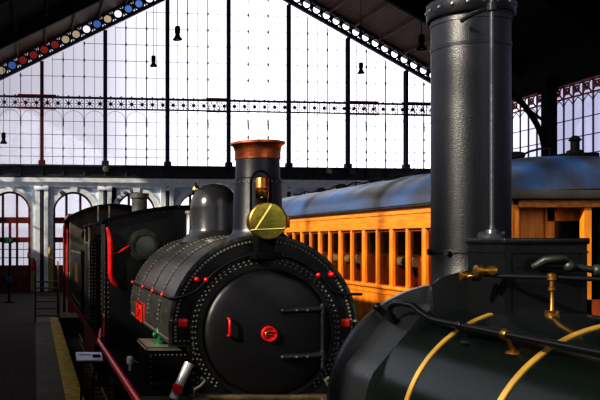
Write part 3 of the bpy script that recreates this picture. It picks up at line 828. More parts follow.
# toolbox, valve, steel pipe etc. beside the smokebox (left)
m = MB(); bx0, bx1 = P(148, 0, 10.0).x, P(193, 0, 10.0).x
m.box((bx0, 10.0, 1.28), (bx1, 10.9, 1.73), .012); m.box((bx0-.02, 9.98, 1.70), (bx1+.02, 10.92, 1.75), .01)
for k in range(10):
    m.rivet((bx0+.04+k*(bx1-bx0-.08)/9, 10.0, 1.66), .012, (0, -1, 0)); m.rivet((bx0+.04+k*(bx1-bx0-.08)/9, 10.0, 1.32), .012, (0, -1, 0))
for k in range(6):
    m.rivet((bx0+.03, 10.0, 1.34+k*.06), .012, (0, -1, 0)); m.rivet((bx1-.03, 10.0, 1.34+k*.06), .012, (0, -1, 0))
m.build('toolbox', MATT, A)
g = P(160, 350, 10.35)
m = MB(); m.lathe((g.x, 10.35, 0), [(.07, 1.75), (.07, 1.78), (.035, 1.80), (.04, 1.86), (.06, 1.88), (.055, 1.93), (.02, 1.96), (.02, 2.0), (0, 2.0)], 'Z', 20); m.tube([(g.x+.0, 10.35, 1.82), (g.x+.10, 10.33, 1.84)], .025, 8); m.ball((g.x-.06, 10.35, 1.86), .035)
m.build('lubricator', GREEN, A, label='green lubricator')
p0, p1 = P(173, 399, 9.2), P(189, 363, 9.26)
m = MB(); m.tube([p0, p1], .05, 20); m.build('drain_pipe', mat('pale_steel', (.60, .60, .56), .35, metal=.35, var=.3, bump=.1), A, label='bright steel pipe')
r0 = P(178, 389, 9.08); m = MB(); m.box((r0.x-.045, 9.06, r0.z-.05), (r0.x+.045, 9.16, r0.z+.045), .006); m.build('pipe_clamp', RED, A)
for xx, s in ((200, 1), (332, -1)):
    q = P(xx, 392, 9.12); m = MB(); m.tube([(q.x-.06*s, 9.15, 1.30), (q.x-.05*s, 9.15, 1.40), (q.x+.02*s, 9.15, 1.44), (q.x+.06*s, 9.15, 1.50), (q.x+.02*s, 9.15, 1.53)], .022, 8); m.box((q.x-.1, 9.1, 1.285), (q.x+.1, 9.2, 1.32)); m.build('step_hook', GREYM, A)
wq = P(130, 368, 11.3); m = MB(); m.lathe((wq.x, 11.3, 0), [(.02, 1.28), (.02, 1.36), (.045, 1.37), (.05, 1.44), (.03, 1.47), (0, 1.47)], 'Z', 16)
o = m.build('oil_cup', WHITE, A, label='white oil cup')
m = MB(); pts = [(wq.x+.04, 11.28, 1.42)]
for k in range(1, 9): pts.append((wq.x+.04+.05*k, 11.2-.02*k, 1.42-.05*math.sin(PI*k/8)))
m.tube(pts, .008, 6); m.build('chain', GREYM, o)

# ------------------------------------------------------------------ tank locomotive behind
Bx = 2.56
B = thing('tank_locomotive', 'black tank locomotive behind the saddle tank engine, with arched cab roof', 'locomotive', (Bx, 25.5, RAIL))
m = MB(); m.cyl((Bx, 20.2, 2.1), (Bx, 27.6, 2.1), .68, n=40); m.ring((Bx, 20.2, 2.1), 0, .74, -.03, .5, 48); m.build('boiler', MATT, B)
cq = P(139.5, 200, 20.6)
m = MB(); hw = .2
m.lathe((cq.x, 20.6, 0), [(.26, 2.7), (.2, 2.86), (.19, 2.95), (.185, 4.02), (.225, 4.04), (.225, 4.15), (.17, 4.15)], 'Z', 32)
m.build('chimney', mat('sooty_grey', (.09, .09, .08), .5, bump=.2, bscale=20, var=.4), B)
m = MB()
for s in (-1, 1): m.box((Bx+s*1.30-.05 if s > 0 else Bx-1.35, 22.0, 1.25), (Bx+1.35 if s > 0 else Bx-1.25, 27.4, 2.75)); m.box((Bx+s*.72, 22.0, 1.25), (Bx+s*1.3, 27.4, 2.73))
for k in range(30):
    for z in (1.32, 2.68): m.rivet((Bx-1.35, 22.1+k*.18, z), .02, (-1, 0, 0))
m.build('side_tank', BLACK, B)
m = MB(); m.box((Bx-1.37, 23.6, 1.85), (Bx-1.34, 24.7, 2.35)); m.build('name_plate', BRASSD, B, label='dull brass plate')
m = MB()
poly = [(Bx-1.32, 1.25), (Bx-1.32, 3.80)]+[(Bx-1.32+2.64*k/20, 4.18-.30*((k-10)/10)**2) for k in range(21)]+[(Bx+1.32, 1.25)]
m.prism(poly, 28.0, 28.04); m.box((Bx-1.36, 28.0, 1.25), (Bx-1.32, 28.9, 3.75)); m.box((Bx+1.32, 28.0, 1.25), (Bx+1.36, 28.9, 3.75)); m.box((Bx-1.36, 30.0, 1.25), (Bx-1.32, 31.3, 2.9)); m.box((Bx+1.32, 30.0, 1.25), (Bx+1.36, 31.3, 2.9)); m.box((Bx-1.36, 31.26, 1.25), (Bx+1.36, 31.3, 4.0))
m.build('cab', mat('drab_grey', (.085, .08, .06), .5, bump=.2, bscale=15, var=.5, vscale=4), B)
m = MB(); poly = [(Bx-1.5+3.0*k/24, 4.20-.46*abs((k-12)/12)**2.2) for k in range(25)]; m.prism(poly+[(x, z-.05) for x, z in poly[::-1]], 27.4, 31.5); m.build('cab_roof', MATT, B)
for s in (-1, 1):
    sx = Bx+s*.8; m = MB(); m.ring((sx, 28.0, 3.2), .15, .2, -.04, 0, 24); m.lathe((sx, 27.98, 3.2), [(0, 0), (.15, 0)], 'Y', 24, caps=False); m.build('spectacle', MATT, B)
    m = MB(); x = Bx+s*1.42
    m.tube([(x-s*.15, 31.2, 3.95), (x-s*.02, 31.2, 3.8), (x+s*.03, 31.2, 3.5), (x+s*.03, 31.2, .4)], .05, 8); m.build('corner_pillar', DRED, B)
    m = MB(); m.tube([(x, 28.95, 3.4), (x, 28.95, 1.3)], .03, 8); m.build('cab_handrail', RED, B)
    m = MB(); m.tube([(x, 30.0, 2.9), (x, 30.0, 1.3)], .03, 8); m.build('cab_handrail', GREYM, B)
m = MB(); m.box((Bx-1.36, 19.95, 1.15), (Bx+1.36, 31.4, 1.25)); m.build('running_board', MATT, B)
for s in (-1, 1):
    m = MB(); m.box((Bx+s*1.36-.025, 19.95, 1.0), (Bx+s*1.36+.025, 31.4, 1.18)); m.build('edge_angle', DRED, B)
for y in (19.9, 31.4):
    m = MB(); m.box((Bx-1.3, y, .35), (Bx+1.3, y+.06, 1.2)); m.build('buffer_beam', RED, B)
m = MB()
for s in (-1, 1): m.box((Bx+s*.58-.02, 20, -.05), (Bx+s*.58+.02, 31.4, 1.2))
m.build('frame', MATT, B)
for y in (21.5, 24.0, 26.5, 29.8):
    for s in (-1, 1): wheel(B, Bx, y, .55, s, 10, MATT)
    m = MB(); m.cyl((Bx-.8, y, RAIL+.55), (Bx+.8, y, RAIL+.55), .08); m.build('axle', MATT, B)
g = P(72, 277, 27.7); m = MB(); m.box((Bx-1.42, 27.5, g.z-.16), (Bx-1.36, 27.95, g.z+.16), .02); m.build('side_marker', GREEN, B, label='green marker on the side')

# ------------------------------------------------------------------ near locomotive
CX, CZ, CR = 2.56, 1.99, .665
Cn = thing('boiler_locomotive', 'glossy black locomotive at right with yellow boiler bands and tall chimney', 'locomotive', (CX, 2.6, RAIL))
m = MB(); m.lathe((CX, 0, CZ), [(CR, .6), (CR, 4.86)], 'Y', 96, caps=True); m.build('boiler', GLOSS, Cn)
for y in (4.38, 3.61, 2.3):
    m = MB(); m.lathe((CX, y, CZ), [(CR-.01, -.019), (CR+.006, -.019), (CR+.006, .019), (CR-.01, .019)], 'Y', 96, caps=False, smooth=False)
    m.build('boiler_band', YELL, Cn, label='yellow boiler band')
# smokebox: flat shouldered wrapper and round front plate
def sbprof(r, flat):
    pts = []
    for k in range(73):
        a = -PI*.5+2*PI*k/72
        rr = r
        # soft octagonal shoulders
        d = math.cos((a-PI/4) % (PI/2)-PI/4) if False else 1
        pts.append((CX+rr*math.cos(a), CZ+rr*math.sin(a)))
    return pts
m = MB()
prof = []
for k in range(64):
    a = 2*PI*k/64
    r = .70
    sh = math.radians(140)
    da = abs(((a-sh+PI) % (2*PI))-PI); da2 = abs(((a-(PI-sh)+PI) % (2*PI))-PI)
    for d in (da, da2):
        if d < math.radians(38): r = min(r, .665/math.cos(d))
    prof.append((CX+r*math.cos(a), CZ+r*math.sin(a)))
m.prism(prof, 4.80, 5.20)
bmesh.ops.remove_doubles(m.bm, verts=m.bm.verts, dist=1e-5)
m.build('smokebox', SBOX, Cn)
m = MB(); m.lathe((CX, 5.2, CZ), [(.735, 0), (.75, .01), (.75, .06), (.735, .075), (.6, .075), (.58, .12), (.3, .16), (0, .17)], 'Y', 80); m.build('front_plate', SBOX, Cn)
# chimney
KX, KY, KR = P(470.3, 0, 5.0).x, 5.0, .212
m = MB()
m.lathe((KX, KY, 0), [(.25, 2.62), (.23, 2.70), (KR-.004, 2.76), (KR-.004, 2.93), (KR+.004, 2.931), (KR+.004, 2.95), (KR, 2.951), (KR, 4.265), (KR+.004, 4.266), (KR+.004, 4.30)], 'Z', 64)
m.lathe((KX, KY, 0), [(KR+.018, 4.30), (KR+.024, 4.31), (KR+.024, 4.40), (KR+.012, 4.41), (KR-.03, 4.41)], 'Z', 64, caps=False)
m.lathe((KX, KY, 0), [(KR-.001, 3.70), (KR+.002, 3.7005), (KR+.002, 3.708), (KR-.001, 3.7085)], 'Z', 64, caps=False)
for k in range(18):
    a = 2*PI*k/18; m.rivet((KX+(KR+.024)*math.cos(a), KY+(KR+.024)*math.sin(a), 4.355), .012, (math.cos(a), math.sin(a), 0))
    if k % 2 == 0:
        c0 = Vector((KX+(KR)*math.cos(a+.2), KY+KR*math.sin(a+.2), 2.935)); d = Vector((math.cos(a+.2), math.sin(a+.2), 0))
        m.cyl(c0, c0+d*.025, .018, n=6)
m.build('chimney', CAST, Cn)
m = MB()
sp = [(-.335, 2.745), (-.30, 2.775), (-.12, 2.825), (.12, 2.825), (.30, 2.775), (.335, 2.745), (.31, 2.50), (-.31, 2.50)]
m.prism([(CX+a, z) for a, z in sp], 4.70, 4.83)
bmesh.ops.remove_doubles(m.bm, verts=m.bm.verts, dist=1e-5)
bmesh.ops.bevel(m.bm, geom=list(m.bm.edges), offset=.025, segments=3, affect='EDGES')
m.build('chimney_saddle', SBOX, Cn)
# square box on the boiler
m = MB(); m.box((CX-.205, 4.25, 2.56), (CX+.205, 4.61, 3.0)); m.box((CX-.215, 4.24, 2.985), (CX+.215, 4.62, 3.015), .006)
m.box((CX-.21, 4.245, 2.94), (CX+.21, 4.615, 2.95)); m.box((CX-.235, 4.22, 2.55), (CX+.235, 4.64, 2.60), .01)
for s in (-1, 1):
    m.box((CX+s*.19-.012, 4.244, 2.6), (CX+s*.19+.012, 4.25, 2.94))
m.build('sandbox', BLACK, Cn)
# tall thin pipe on the box
tx = 2.425; ty = 4.50
m = MB(); m.lathe((tx, ty, 0), [(.07, 3.015), (.07, 3.036), (.035, 3.04), (.03, 3.06), (.016, 3.065), (.012, 3.09), (.012, 4.6), (0, 4.6)], 'Z', 20)
for k in range(6):
    a = 2*PI*k/6+.3; m.cyl((tx+.056*math.cos(a), ty+.056*math.sin(a), 3.03), (tx+.056*math.cos(a), ty+.056*math.sin(a), 3.05), .009, n=6)
m.build('steam_pipe', GREYM if False else mat('pipe_grey', (.06, .065, .07), .35, metal=.4, bump=.1, bscale=50), Cn)
m = MB(); m.tube([(tx, ty, 4.24), (tx-.03, ty+.12, 4.24), (tx-.02, ty+.28, 4.24)], .012, 6); m.lathe((tx, ty, 4.24), [(.024, -.02), (.024, .02)], 'Z', 12); m.build('pipe_bracket', BLACK, Cn)
m = MB(); m.lathe((KX, KY, 4.12), [(KR, 0), (KR+.004, 0), (KR+.004, .02), (KR, .02)], 'Z', 48, caps=False); m.build('chimney_strap', BLACK, Cn)
# handrail along the boiler with stanchions
hx, hz = 2.10, HC-.416
m = MB()
hp = [(hx, .8, hz), (hx, 4.38, hz), (hx, 4.50, hz+.005), (hx+.002, 4.62, hz+.03), (2.115, 4.74, hz+.055), (2.10, 4.84, hz+.06), (2.085, 4.92, hz+.055), (2.078, 4.96, hz+.03), (2.078, 4.97, hz+.0), (2.085, 4.97, hz-.045)]
m.tube(hp, .017, 12); m.build('handrail', BLACK, Cn)
for y, mt in ((3.78, BRASSD), (4.18, BLACK), (2.6, BRASSD)):
    m = MB(); m.lathe((hx, y, hz), [(.020, -.02), (.027, -.012), (.027, .012), (.020, .02)], 'Y', 16)
    foot = Vector((CX-.42, y, CZ+.50)); 
    m.tube([(hx, y, hz), (hx+.02, y, hz-.05), (foot.x, y, foot.z+.02)], .012, 8)
    m.ball(foot+Vector((0, 0, .01)), .035, 1.2, 1.2, .5); m.build('handrail_bracket', mt, Cn)
# tap column and cross pipe
q = P(552, 277, 4.05)
m = MB(); m.tube([P(471, 273, 4.25), P(500, 276, 4.2), P(552, 277, 4.05), (q.x+.45, 3.9, q.z-.02)], .0115, 10); m.build('cross_pipe', BLACK, Cn)
c0 = P(466, 276, 4.28); c1 = P(494, 271, 4.2)
m = MB(); m.lathe((c0.x+.02, 4.28, c0.z), [(.012, -.05), (.024, -.045), (.024, -.02), (.016, -.015), (.016, .015), (.03, .02), (.03, .045), (.018, .05)], 'X', 14); m.lathe((c1.x-.04, 4.21, c1.z), [(.018, -.05), (.030, -.045), (.030, -.02), (.020, -.015), (.020, .02), (.026, .03), (.026, .05), (0, .05)], 'X', 14); m.tube([c0+Vector((-.02, 0, -.01)), c1], .012, 8); m.build('pipe_union', BRASSD, Cn)
zb = CZ+math.sqrt(CR**2-(q.x-CX)**2)
m = MB(); m.lathe((q.x, 4.05, 0), [(.034, zb-.01), (.034, zb+.008), (.016, zb+.014), (.010, zb+.025), (.009, q.z-.07), (.018, q.z-.065), (.018, q.z-.05), (.012, q.z-.045), (.012, q.z-.02), (.022, q.z-.015), (.022, q.z+.015), (.01, q.z+.02), (0, q.z+.022)], 'Z', 16)
for k in range(4):
    a = PI/2*k+.6; m.cyl((q.x+.026*math.cos(a), 4.05+.026*math.sin(a), zb), (q.x+.026*math.cos(a), 4.05+.026*math.sin(a), zb+.02), .006, n=6)
m.build('pipe_pillar', BRASSD, Cn)
t0 = P(536, 266, 4.2)
m = MB(); m.tube([(t0.x, 4.22, t0.z-.005), (t0.x+.03, 4.17, t0.z+.03), (t0.x+.10, 4.15, t0.z+.04), (t0.x+.14, 4.16, t0.z+.02)], [.018, .022, .018, .012], 10)
m.tube([(t0.x+.02, 4.2, t0.z-.0), (t0.x+.15, 4.18, t0.z+.0), (t0.x+.27, 4.16, t0.z-.02), (t0.x+.40, 4.15, t0.z-.02)], [.012, .02, .016, .02], 10)
m.ball((t0.x+.14, 4.16, t0.z+.0), .03); m.ball((t0.x+.28, 4.16, t0.z-.02), .032)
m.build('regulator_lever', mat('dark_grey_lever', (.04, .045, .042), .45, metal=.4, bump=.2, bscale=40), Cn)
k0 = P(377, 307, 5.1)
m = MB(); m.tube([k0, P(386, 315, 5.1), P(392, 318, 5.0)], [.018, .02, .026], 10); m.ball(k0, .025); m.build('clack_bolt', BLACK, Cn)
for y in (.9, 2.5, 4.1):
    for s in (-1, 1): wheel(Cn, CX, y, .6, s, 10, MATT)
    m = MB(); m.cyl((CX-.8, y, RAIL+.6), (CX+.8, y, RAIL+.6), .08); m.build('axle', MATT, Cn)
m = MB()
for s in (-1, 1): m.box((CX+s*.58-.02, -3.6, -.05), (CX+s*.58+.02, 5.5, 1.45))
m.build('frame', MATT, Cn)
m = MB(); m.box((CX-1.3, -3.6, .98), (CX+1.3, 5.6, 1.04)); m.build('running_board', MATT, Cn)
m = MB(); m.box((CX-1.3, 5.6, .3), (CX+1.3, 5.68, 1.05)); m.build('buffer_beam', RED, Cn)
for s in (-1, 1): buffer(Cn, CX+s*.92, 5.68, .72, .5, MATT)
m = MB(); poly = [(CX-1.3, 1.0), (CX-1.3, 3.1)]+[(CX-1.3+2.6*k/16, 3.4-.3*((k-8)/8)**2) for k in range(17)]+[(CX+1.3, 1.0)]
m.prism(poly, .55, .6)
for s in (-1, 1): m.box((CX+s*1.3-.02, -1.2, 1.0), (CX+s*1.3+.02, .6, 3.1))
m.build('cab', BLACK, Cn)
m = MB(); poly = [(CX-1.4+2.8*k/16, 3.45-.34*((k-8)/8)**2) for k in range(17)]; m.prism(poly+[(x, z-.05) for x, z in poly[::-1]], -1.4, .7); m.build('cab_roof', MATT, Cn)

# ------------------------------------------------------------------ wooden coach
WX0, WX1, WY0, WY1 = 6.4, 9.3, 11.6, 25.2
EV = 3.615; SILL = 2.16; HEADZ = 3.215
K = thing('passenger_coach', 'orange varnished wooden coach with a blue-grey canvas roof', 'railway coach', ((WX0+WX1)/2, (WY0+WY1)/2, RAIL))
pil = [(WY0, .22)]
ys = 12.67
wide = True
pos = []
while ys < WY1-.3:
    pos.append((ys, .13 if wide else .07)); ys += .64; wide = not wide
for side, xw in ((-1, WX0), (1, WX1)):
    m = MB(); xi = xw-side*.07
    m.box((xw, WY0, .75), (xi, WY1, SILL)); m.build('lower_panel', WOOD, K)
    m = MB(); m.box((xw, WY0, HEADZ), (xi, WY1, EV)); 
    m.box((xw+side*.03, WY0, EV-.055), (xi, WY1, EV)); m.box((xw+side*.018, WY0, EV-.15), (xi, WY1, EV-.135)); m.box((xw+side*.02, WY0, HEADZ), (xi, WY1, HEADZ+.035)); m.build('letterboard', WOODH, K)
    m = MB(); m.box((xw+side*.035, WY0, SILL-.03), (xi, WY1, SILL+.03), .006); m.box((xw+side*.02, WY0, SILL-.12), (xi, WY1, SILL-.10)); m.build('window_sill', WOODH, K)
    for ya, yb in ((WY0, WY0+.95), (WY1-.4, WY1)):
        m = MB(); m.box((xw, ya, SILL), (xi, yb, HEADZ)); m.build('side_panel', WOOD2, K)
    for y, w in pos:
        m = MB(); m.box((xw+side*.012, y-w/2, SILL), (xi, y+w/2, HEADZ), .006); m.build('window_pillar', WOOD2, K)
    for (ya, wa), (yb, wb) in zip(pos, pos[1:]):
        m = MB(); a, b = ya+wa/2, yb-wb/2; xg = xw-side*.045
        for y0_, y1_, z0, z1 in ((a, a+.03, SILL, HEADZ), (b-.03, b, SILL, HEADZ), (a, b, SILL, SILL+.05), (a, b, HEADZ-.05, HEADZ)):
            m.box((xg-.01, y0_, z0), (xg+.01, y1_, z1))
        o = m.build('window_frame', WOODD if side > 0 else WOODM, K)
        m = MB(); m.box((xg-.002, a, SILL), (xg+.002, b, HEADZ)); m.build('pane', DGLASS, o)
m = MB(); m.box((WX0+.07, WY0+.1, .75), (WX1-.07, WY1, .85)); m.build('coach_floor', WOODD, K)
m = MB(); m.box((WX0+1.25, WY0+.9, .85), (WX0+1.29, WY1, EV)); m.build('corridor_partition', PART, K)
y = 13.2; first = None
while y < WY1-.6:
    m = MB()
    if first is None:
        m.box((WX0+.15, y-.5, .85), (WX0+1.2, y+.1, 1.35), .04); m.box((WX0+.15, y-.06, 1.3), (WX0+1.2, y+.06, 2.75), .03); first = m.build('seat', WOODM, K); fy = y
    else:
        c = first.copy(); COL.objects.link(c); c.parent = K; c.location = first.location+Vector((0, y-fy, 0))
    y += 1.28
for y in (17.6, 18.5, 15.0):
    m = MB(); m.tube([(WX0+.35, y, 2.62), (WX0+.35, y+.85, 2.62)], .09, 12); m.build('seat_bolster', SEAT, K)
# near end with recessed gangway
YB = WY0+.35
m = MB(); m.box((WX0, WY0, .75), (WX0+.22, WY0+.10, 3.62)); m.box((WX0+.10, WY0-.012, 1.0), (WX0+.13, WY0+.02, 3.6)); m.build('corner_post', WOOD2, K)
m = MB(); m.box((WX1-.22, WY0, .75), (WX1, WY0+.10, 3.62)); m.build('corner_post', WOOD2, K)
m = MB(); poly = [(WX0, 3.50), (WX1, 3.50)]+[(WX1-(WX1-WX0)*k/20, 3.60+.06*math.sin(PI*k/20)) for k in range(21)]
m.prism(poly, WY0, WY0+.08); m.box((WX0+.2, WY0-.02, 3.46), (WX1-.2, WY0+.1, 3.53)); m.build('end_header', WOODH, K)
m = MB(); m.box((WX0+.22, WY0, .75), (WX1-.22, WY0+.08, 2.2)); m.build('end_panel', WOODM, K)
m = MB(); m.box((WX0+.07, YB, .75), (8.02, YB+.06, EV+.1)); m.build('bulkhead', WOODB, K)
m = MB(); m.box((8.02, YB-.1, .75), (WX1-.07, YB+.06, EV+.1)); m.build('shade_bulkhead', WOODD, K)  # right part of the bulkhead, darkened to paint in shade
m = MB(); m.box((7.66, WY0+.06, 1.0), (8.1, WY0+.10, 3.45)); m.build('gangway_shade', MATT, K)  # black sheet paints in the dark of the gangway opening
m = MB()
for q in (((7.17, YB-.03, .85), (7.30, YB+.02, 3.5)), ((7.66, YB-.03, .85), (7.80, YB+.02, 3.5)), ((7.2, YB-.03, 3.28), (7.8, YB+.02, 3.5)), ((7.2, YB-.03, 2.2), (7.8, YB+.02, 2.5)), ((7.2, YB-.02, .85), (7.8, YB+.02, 2.2))): m.box(*q)
dr = m.build('gangway_door', WOODB, K)
m = MB(); m.box((7.30, YB-.014, 2.5), (7.66, YB-.01, 3.28)); m.build('pane', mat('dark_pane', (.012, .01, .008), .2, spec=.5), dr)
m = MB(); m.box((7.51, WY0-.0, .85), (7.61, WY0+.10, 3.5)); m.build('gangway_post', WOOD2, K)
m = MB(); m.box((8.1, WY0, .85), (8.25, WY0+.12, 3.5)); m.build('gangway_post', WOOD2, K)
# far end
m = MB(); m.box((WX0, WY1-.06, .75), (WX1, WY1, EV)); m.build('bulkhead', WOODM, K)
# roof
cxr = (WX0+WX1)/2; HW = (WX1-WX0)/2+.10
def roof(u, v):
    y = WY0-.08+(WY1-WY0+.24)*v
    a = PI*(1-u)
    e = min((y-(WY0-.08))/1.25, 1); e = math.sqrt(max(0, 1-(1-e)**2))
    z = EV+.0+(.10+.56*e)*abs(math.sin(a))**.88
    wob = .012*math.sin(y*3.1+u*5)+.008*math.sin(y*7.3-u*9)
    x = cxr+HW*math.copysign(abs(math.cos(a))**.9, math.cos(a))
    return Vector((x, y, z+wob*math.sin(a)))
m = MB(); m.grid(roof, 40, 90)
rf = m.build('roof', CANVAS, K)
m = MB(); m.box((WX0-.08, WY0-.10, EV-.04), (WX0+.03, WY1+.1, EV+.03), .01); m.box((WX1-.03, WY0-.10, EV-.04), (WX1+.08, WY1+.1, EV+.03), .01); m.box((WX0-.08, WY0-.12, EV-.05), (WX1+.08, WY0-.0, EV+.08), .02); m.build('roof_edge', CANVASD, K)
# roof vents and pipe
for y in (13.6, 15.2, 17.0, 19.2, 21.3, 22.8):
    m = MB(); zt = EV+.64
    m.cyl((cxr-.15, y, EV+.5), (cxr-.15, y, zt), .05); m.lathe((cxr-.15, y, 0), [(.06, zt), (.06, zt+.07), (.13, zt+.08), (.14, zt+.12), (.07, zt+.17), (0, zt+.18)], 'Z', 16)
    m.tube([(cxr-.15, y-.2, zt+.1), (cxr-.15, y+.2, zt+.1)], .05, 10)
    m.build('roof_vent', MATT, K)
m = MB(); pts = []
for k in range(50):
    y = 12.4+k*.25; pts.append((cxr-.32, y, EV+.73+.03*math.sin(k*1.3)))
m.tube(pts, .016, 6)
for k in range(0, 50, 5): m.cyl((cxr-.32, 12.4+k*.25, EV+.5), (cxr-.32, 12.4+k*.25, EV+.74), .015, n=6)
m.build('roof_pipe', MATT, K)
m = MB(); lx = P(575, 0, 12.6).x; zt = EV+.6
m.box((lx-.22, 12.4, zt-.05), (lx+.24, 12.8, zt+.08), .02); m.lathe((lx, 12.6, 0), [(.12, zt+.05), (.11, zt+.12), (.06, zt+.14), (.06, zt+.26), (.09, zt+.28), (.04, zt+.34), (0, zt+.35)], 'Z', 16); m.build('roof_lamp', MATT, K)
# bogies
for yc in (14.2, 22.4):
    m = MB(); 
    for s in (-1, 1): m.box((cxr+s*.95-.05, yc-1.5, RAIL+.45), (cxr+s*.95+.05, yc+1.5, RAIL+.7), .01)
    m.box((cxr-1, yc-.2, RAIL+.45), (cxr+1, yc+.2, .75)); m.build('bogie_frame', MATT, K)
    for dy in (-1, 1):
        for s in (-1, 1): wheel(K, cxr, yc+dy, .45, s, 8, MATT)
        m = MB(); m.cyl((cxr-.97, yc+dy, RAIL+.45), (cxr+.97, yc+dy, RAIL+.45), .07); m.build('axle', MATT, K)
m = MB()
for s in (-1, 1): m.box((cxr+s*.9-.06, WY0, .50), (cxr+s*.9+.06, WY1, .76))
m.box((cxr-1.3, WY0-.06, .48), (cxr+1.3, WY0+.02, .8)); m.build('underframe', MATT, K)
for s in (-1, 1): buffer(K, cxr+s*.9, WY0-.06, .62, -.5, MATT)

# ------------------------------------------------------------------ things on the platform and walls
# mobile steps
S = thing('access_steps', 'dark metal access steps with handrails on the platform', 'steps', (.52, 31.9, 0))
sx0, sx1 = .05, .93
for s, x in ((0, sx0), (1, sx1)):
    m = MB(); m.prism([(31.4, 0), (31.5, 0), (33.0, 1.42), (33.6, 1.42), (33.6, 1.34), (33.05, 1.34)], x-.025, x+.025, 'YZ'); m.box((x-.025, 33.5, 0), (x+.025, 33.56, 1.4)); m.build('stringer', MATT, S)
    m = MB(); m.tube([(x, 31.45, .02), (x, 31.45, .9), (x, 33.0, 2.2), (x, 33.55, 2.2), (x, 33.55, 1.4)], .025, 8); m.tube([(x, 32.9, 1.35), (x, 32.9, 2.12)], .02, 8); m.build('handrail', GREYM if s else MATT, S)
for k in range(6):
    m = MB(); y = 31.5+k*.29; z = .22+k*.235
    m.box((sx0, y, z), (sx1, y+.26, z+.05), .006); m.build('tread', mat('worn_tread', (.14, .14, .12), .5, var=.4) if k == 0 else bpy.data.materials['worn_tread'], S)
# information lectern at the platform edge
I = thing('information_board', 'pale tilted information board on a dark stand at the platform edge', 'sign', (.86, 13.0, 0))
c = P(89, 356.5, 13.0); rot = Matrix.Rotation(math.radians(14), 3, 'X')
m = MB(); m.obox(c, (.20, .16, .012), rot); m.build('board', PALE, I)
m = MB(); m.obox(c+Vector((.11, -.05, .018)), (.06, .045, .004), rot); m.obox(c+Vector((-.06, .03, .02)), (.09, .012, .002), rot); m.build('printed_panel', MATT, I)
m = MB(); m.obox(c+Vector((0, 0, -.025)), (.21, .17, .012), rot); m.build('frame', MATT, I)
for s in (-1, 1):
    m = MB(); m.tube([(.78+s*.08, 13.0+s*.1, 0.012), (c.x+s*.10, 13.0-s*.02, c.z-.03)], .018, 8); m.build('leg', MATT, I)
# sign stand further back
q = P(9, 302, 41.5)
T = thing('sign_stand', 'slim dark sign post with a small blue card on the platform', 'sign', (q.x, 41.5, 0))
m = MB(); m.cyl((q.x, 41.5, 0), (q.x, 41.5, 1.75), .05); m.lathe((q.x, 41.5, 0), [(.25, 0), (.25, .03), (.05, .06)], 'Z', 20); m.build('post', MATT, T)
m = MB(); m.box((q.x-.16, 41.42, .95), (q.x+.16, 41.45, 1.3), .005); m.build('card', mat('blue_card', (.10, .16, .30), .5), T)
# exit sign (green box over the door), extinguisher, alarm sign
def fpos(px, py, off=0):   # a point on the head wall
    X = (px-34)*FY/(F-SH*(px-34)); Y = FY+SH*X+off
    return Vector((X, Y, HC+(241-py)*Y/F))
q = fpos(8.5, 240.5)
E = thing('exit_sign', 'green emergency exit sign above the left doorway', 'sign', (q.x, q.y+.15, q.z-.16))
m = MB(); m.box((q.x-.27, q.y+.05, q.z-.16), (q.x+.27, q.y+.16, q.z+.16), .01); m.build('sign_box', mat('sign_green', (.03, .30, .08), .4), E)
m = MB(); y = q.y+.045
m.ball((q.x-.08, y, q.z+.09), .028, 1, .2, 1); m.obox((q.x-.09, y, q.z+.0), (.022, .006, .06), Matrix.Rotation(.3, 3, 'Y')); m.obox((q.x-.05, y, q.z-.09), (.014, .006, .05), Matrix.Rotation(-.6, 3, 'Y')); m.obox((q.x-.14, y, q.z-.08), (.014, .006, .05), Matrix.Rotation(.7, 3, 'Y')); m.box((q.x+.04, y-.005, q.z-.10), (q.x+.16, y+.005, q.z+.10))
m.build('pictogram', mat('pale_green_mark', (.35, .65, .40), .4), E)
q = fpos(33.5, 266, -.45)
X = thing('fire_extinguisher', 'red fire extinguisher hung on the pale wall by the pilaster', 'extinguisher', (q.x, q.y, q.z-.28))
m = MB(); m.lathe((q.x, q.y, q.z), [(.10, -.28), (.11, -.26), (.11, .16), (.07, .24), (.04, .27)], 'Z', 20); m.build('cylinder', RED, X)
m = MB(); m.box((q.x-.03, q.y-.03, q.z+.26), (q.x+.03, q.y+.03, q.z+.34)); m.tube([(q.x+.03, q.y, q.z+.3), (q.x+.13, q.y, q.z+.22), (q.x+.13, q.y, q.z-.1)], .018, 6); m.box((q.x-.05, q.y+.08, q.z-.1), (q.x+.05, q.y+.2, q.z+.1)); m.build('valve', MATT, X)
q = fpos(30.2, 255, -.06)
m = MB(); m.box((q.x-.16, q.y-.02, q.z-.17), (q.x+.16, q.y+.06, q.z+.17), .008); o = m.build('fire_sign', RED); tag(o, 'small red fire sign on the wall above the extinguisher', 'sign')
m = MB(); m.box((q.x-.09, q.y-.026, q.z-.10), (q.x-.02, q.y-.018, q.z+.10)); m.box((q.x+.02, q.y-.026, q.z-.02), (q.x+.10, q.y-.018, q.z+.08)); m.build('pictogram', WHITE, o)
q = fpos(49.5, 251, -.15)
m = MB(); m.lathe((q.x, q.y, q.z), [(.05, -.25), (.11, -.2), (.13, 0), (.10, .2), (.04, .3), (0, .3)], 'Z', 14); m.box((q.x-.05, q.y, q.z-.1), (q.x+.05, q.y+.16, q.z+.1)); o = m.build('wall_lantern', mat('ochre_lantern', (.40, .32, .10), .5), None); tag(o, 'small ochre lantern on the wall right of the pilaster', 'lamp')
